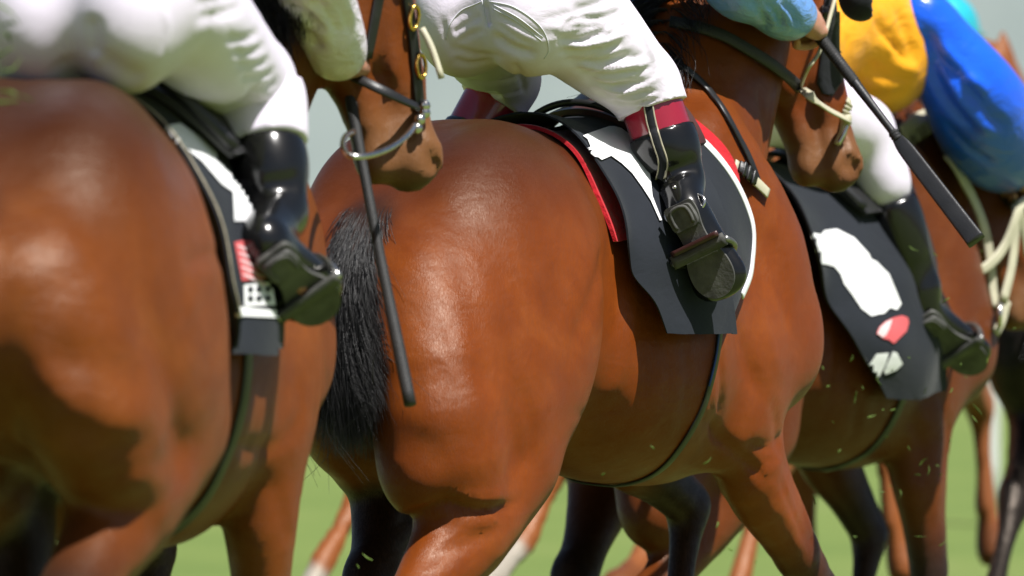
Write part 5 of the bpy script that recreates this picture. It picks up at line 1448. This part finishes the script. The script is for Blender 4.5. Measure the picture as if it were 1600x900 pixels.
strapC([(1592, 322), (1600, 360), (1606, 400)], .011, 'webbing', .27, parent=rC)
mC = empty('martingale'); put(RC, mC, 'cream strap curving down the chest of the right horse', 'strap')
strapC([(1476, 244), (1496, 268), (1518, 305), (1536, 350), (1546, 400), (1551, 450), (1556, 480)], .015, 'strap', (.14, .17, .19, .21, .22, .23, .24), parent=mC)
rl = empty('rein'); put(RC, rl, 'thick cream rein doubled back in the hand of the orange and blue rider', 'rein', 'reins of the near horses')
strapC([(1376, 246), (1405, 228), (1435, 208), (1458, 192), (1464, 183), (1452, 180), (1430, 190), (1408, 208)], .019, 'webbing', (.06, .07, .08, .09, .09, .085, .08, .07), parent=rl)

# ================================================================ horses farther off
FAR = dict(neck=[(1.20, 0, 1.33, .26, .12), (1.40, .01, 1.50, .21, .10), (1.58, .02, 1.68, .165, .085), (1.72, .05, 1.84, .12, .072)],
    head=((1.80, .06, 1.90), (2.12, .08, 1.50)), face=(.6, .1, .8),
    hr=dict(hip=(.26, .135, 1.33), stifle=(.40, .19, 1.0), hock=(-.02, .14, .62), fetlock=(-.15, .13, .35), hoof=(-.22, .12, .28)),
    hl=dict(hip=(.27, .135, 1.33), stifle=(.42, .18, 1.02), hock=(-.10, .12, .66), fetlock=(-.30, .12, .4), hoof=(-.38, .12, .36)),
    fr=dict(elbow=(1.24, .15, .98), knee=(1.50, .13, .80), fetlock=(1.56, .12, .48), hoof=(1.59, .12, .40)),
    fl=dict(elbow=(1.22, .16, .98), knee=(1.42, .12, .60), fetlock=(1.44, .12, .33), hoof=(1.46, .12, .25)))
import copy
FE = copy.deepcopy(FAR); FE['black'] = dict(hr=(2.4, 2.9), hl=(2.4, 2.9), fr=(2.4, 2.9), fl=(2.4, 2.9))
FD = copy.deepcopy(FAR); FD['black'] = dict(hr=(2.0, 2.3), hl=(2.0, 2.3), fr=(5, 6), fl=(5, 6)); FD['nose'] = .1
FD['hl'] = dict(hip=(.27, .135, 1.33), stifle=(.30, .18, .98), hock=(-.26, .14, .66), fetlock=(-.44, .13, .42), hoof=(-.50, .13, .33))
FD['hr'] = dict(hip=(.26, .135, 1.33), stifle=(.50, .19, 1.02), hock=(.24, .14, .74), fetlock=(.09, .13, .47), hoof=(.0, .13, .41))
FF = copy.deepcopy(FAR)
M['pale_sock_coat'] = coat_mat('chestnut_white_sock_coat', (.26, .080, .022), (.14, .045, .018), (.34, .13, .05), point=(.36, .34, .29))
lo_, rz = place(1133, 15.7, 30); horseE = make_horse(FE, .028, M['chestnut'], rz, lo_, 'chestnut horse far behind the orange and blue rider, one dark hoof lifted above the grass')
RE = Rig(horseE)
lo_, rz = place(735, 15.2, 50); horseD = make_horse(FD, .028, M['pale_sock_coat'], rz, lo_, 'distant chestnut horse with pale socks, its hind legs showing below the middle horse')
lo_, rz = place(1668, 15.0, 24, -.05); horseF = make_horse(FF, .028, M['black_coat'], rz, lo_, 'black horse cut off by the right edge of the picture')
hang_tail(horseF, 250, .06, .95, (-.1, -.03), M['hair'], 14, .003)
JE = dict(pel=(.56, 0, 1.80), waist=(.80, 0, 1.86), chest=(1.08, 0, 1.90), neck=(1.24, 0, 1.93), head=RE.at(1478, 62, .04),
         hipR=(.58, -.12, 1.77), hipL=(.58, .12, 1.77), kneeR=(.86, -.2, 1.62), kneeL=(.86, .2, 1.62), ankR=(.74, -.29, 1.40), ankL=(.74, .29, 1.40),
         heelR=(.68, -.31, 1.36), heelL=(.68, .31, 1.36), toeR=(.82, -.36, 1.22), toeL=(.82, .36, 1.22),
         shR=(1.14, -.19, 1.88), elR=(1.32, -.22, 1.70), wrR=(1.52, -.08, 1.66), shL=(1.14, .19, 1.88), elL=(1.32, .22, 1.70), wrL=(1.52, .08, 1.66))
def bootsE(body, J):
    for s in 'RL': plain_boot(body, J, s, M['patent_black'], .016, .45)
M['pale_satin'] = cloth_mat('pale_grey_satin', (.55, .57, .58), .4, 500, .05, .1, .3, 9, .5)
jE = make_rider(RE, JE, dict(breeches=M['breeches_soft'], silks=M['pale_satin'], cap=M['teal_satin']), .018, 'far jockey in a teal cap and pale silks, mostly hidden by the royal blue sleeve', boot_fn=bootsE)

# ================================================================ rail posts and flying turf
def post(px, d, label):
    p = P(px, 400, d); mb = MB(); mb.tube([(p.x, d, 0), (p.x, d, 1.12)], .05, 14, 4); mb.tube([(p.x, d, 1.12), (p.x, d, 1.15)], .055, 14, 1)
    return tag(mb.build('rail_post', M['post']), label, 'post')
M['post'] = simple('white_post', (.62, .63, .62), .5)
M['grass_blade'] = simple('grass_blade', (.085, .14, .022), .6, .3, .5, 12)
M['turf_dry'] = simple('dry_grass', (.30, .30, .07), .6, .3, .3, 40)
post(1545, 24, 'white running rail post blurred between the right horses at the edge of the track')
g = np.random.default_rng(21); mb = MB()
spots = [(1425, 388), (1460, 396), (1532, 393), (1287, 575), (1375, 596), (1350, 606), (1340, 622), (1292, 604), (1450, 735), (1440, 722), (1462, 728), (1474, 742), (1430, 742), (1408, 772), (1470, 848), (1390, 682), (1377, 770),
         (1378, 788), (1395, 578), (1420, 560), (1500, 570), (1510, 590), (1583, 513), (1390, 760), (1440, 838), (1336, 838), (1180, 878), (1142, 858), (1120, 820), (1270, 780), (1300, 660), (1330, 560), (1475, 470), (1545, 560), (1160, 745), (945, 740), (560, 885), (572, 870), (1020, 700), (1100, 720),
         (1310, 705), (1360, 650), (1420, 700), (1480, 690), (1520, 655), (1528, 640), (1400, 640), (1445, 610), (1490, 610), (1380, 640)]
for x, y in spots:
    d = 12.2 + g.random() * .5 if x > 1150 else 9.9
    c = np.array(P(x + g.normal() * 2, y, d)); L = .004 + .013 * g.random() ** 1.5; t = g.normal(size=3); t /= np.linalg.norm(t); n_ = g.normal(size=3); q = np.cross(t, n_); q /= np.linalg.norm(q)
    pts = [c - t * L, c + q * L * .3, c + t * L]; mb.tube(pts, [.0010, .0018, .0005], 5, 3, flat=(1, .3), axis=n_)
for x, y in ((8, 20), (14, 38), (6, 92), (18, 100), (12, 60), (22, 150), (4, 158)):
    c = np.array(P(x, y, 8.0 + g.random() * .6)); t = g.normal(size=3); t /= np.linalg.norm(t)
    mb.tube([c - t * .03, c + g.normal(size=3) * .008, c + t * .03], [.002, .003, .001], 5, 3, flat=(1, .3), axis=g.normal(size=3))
tag(mb.build('flying_grass', M['grass_blade']), 'torn grass clippings thrown up around the right horse legs', 'grass', kind='stuff')
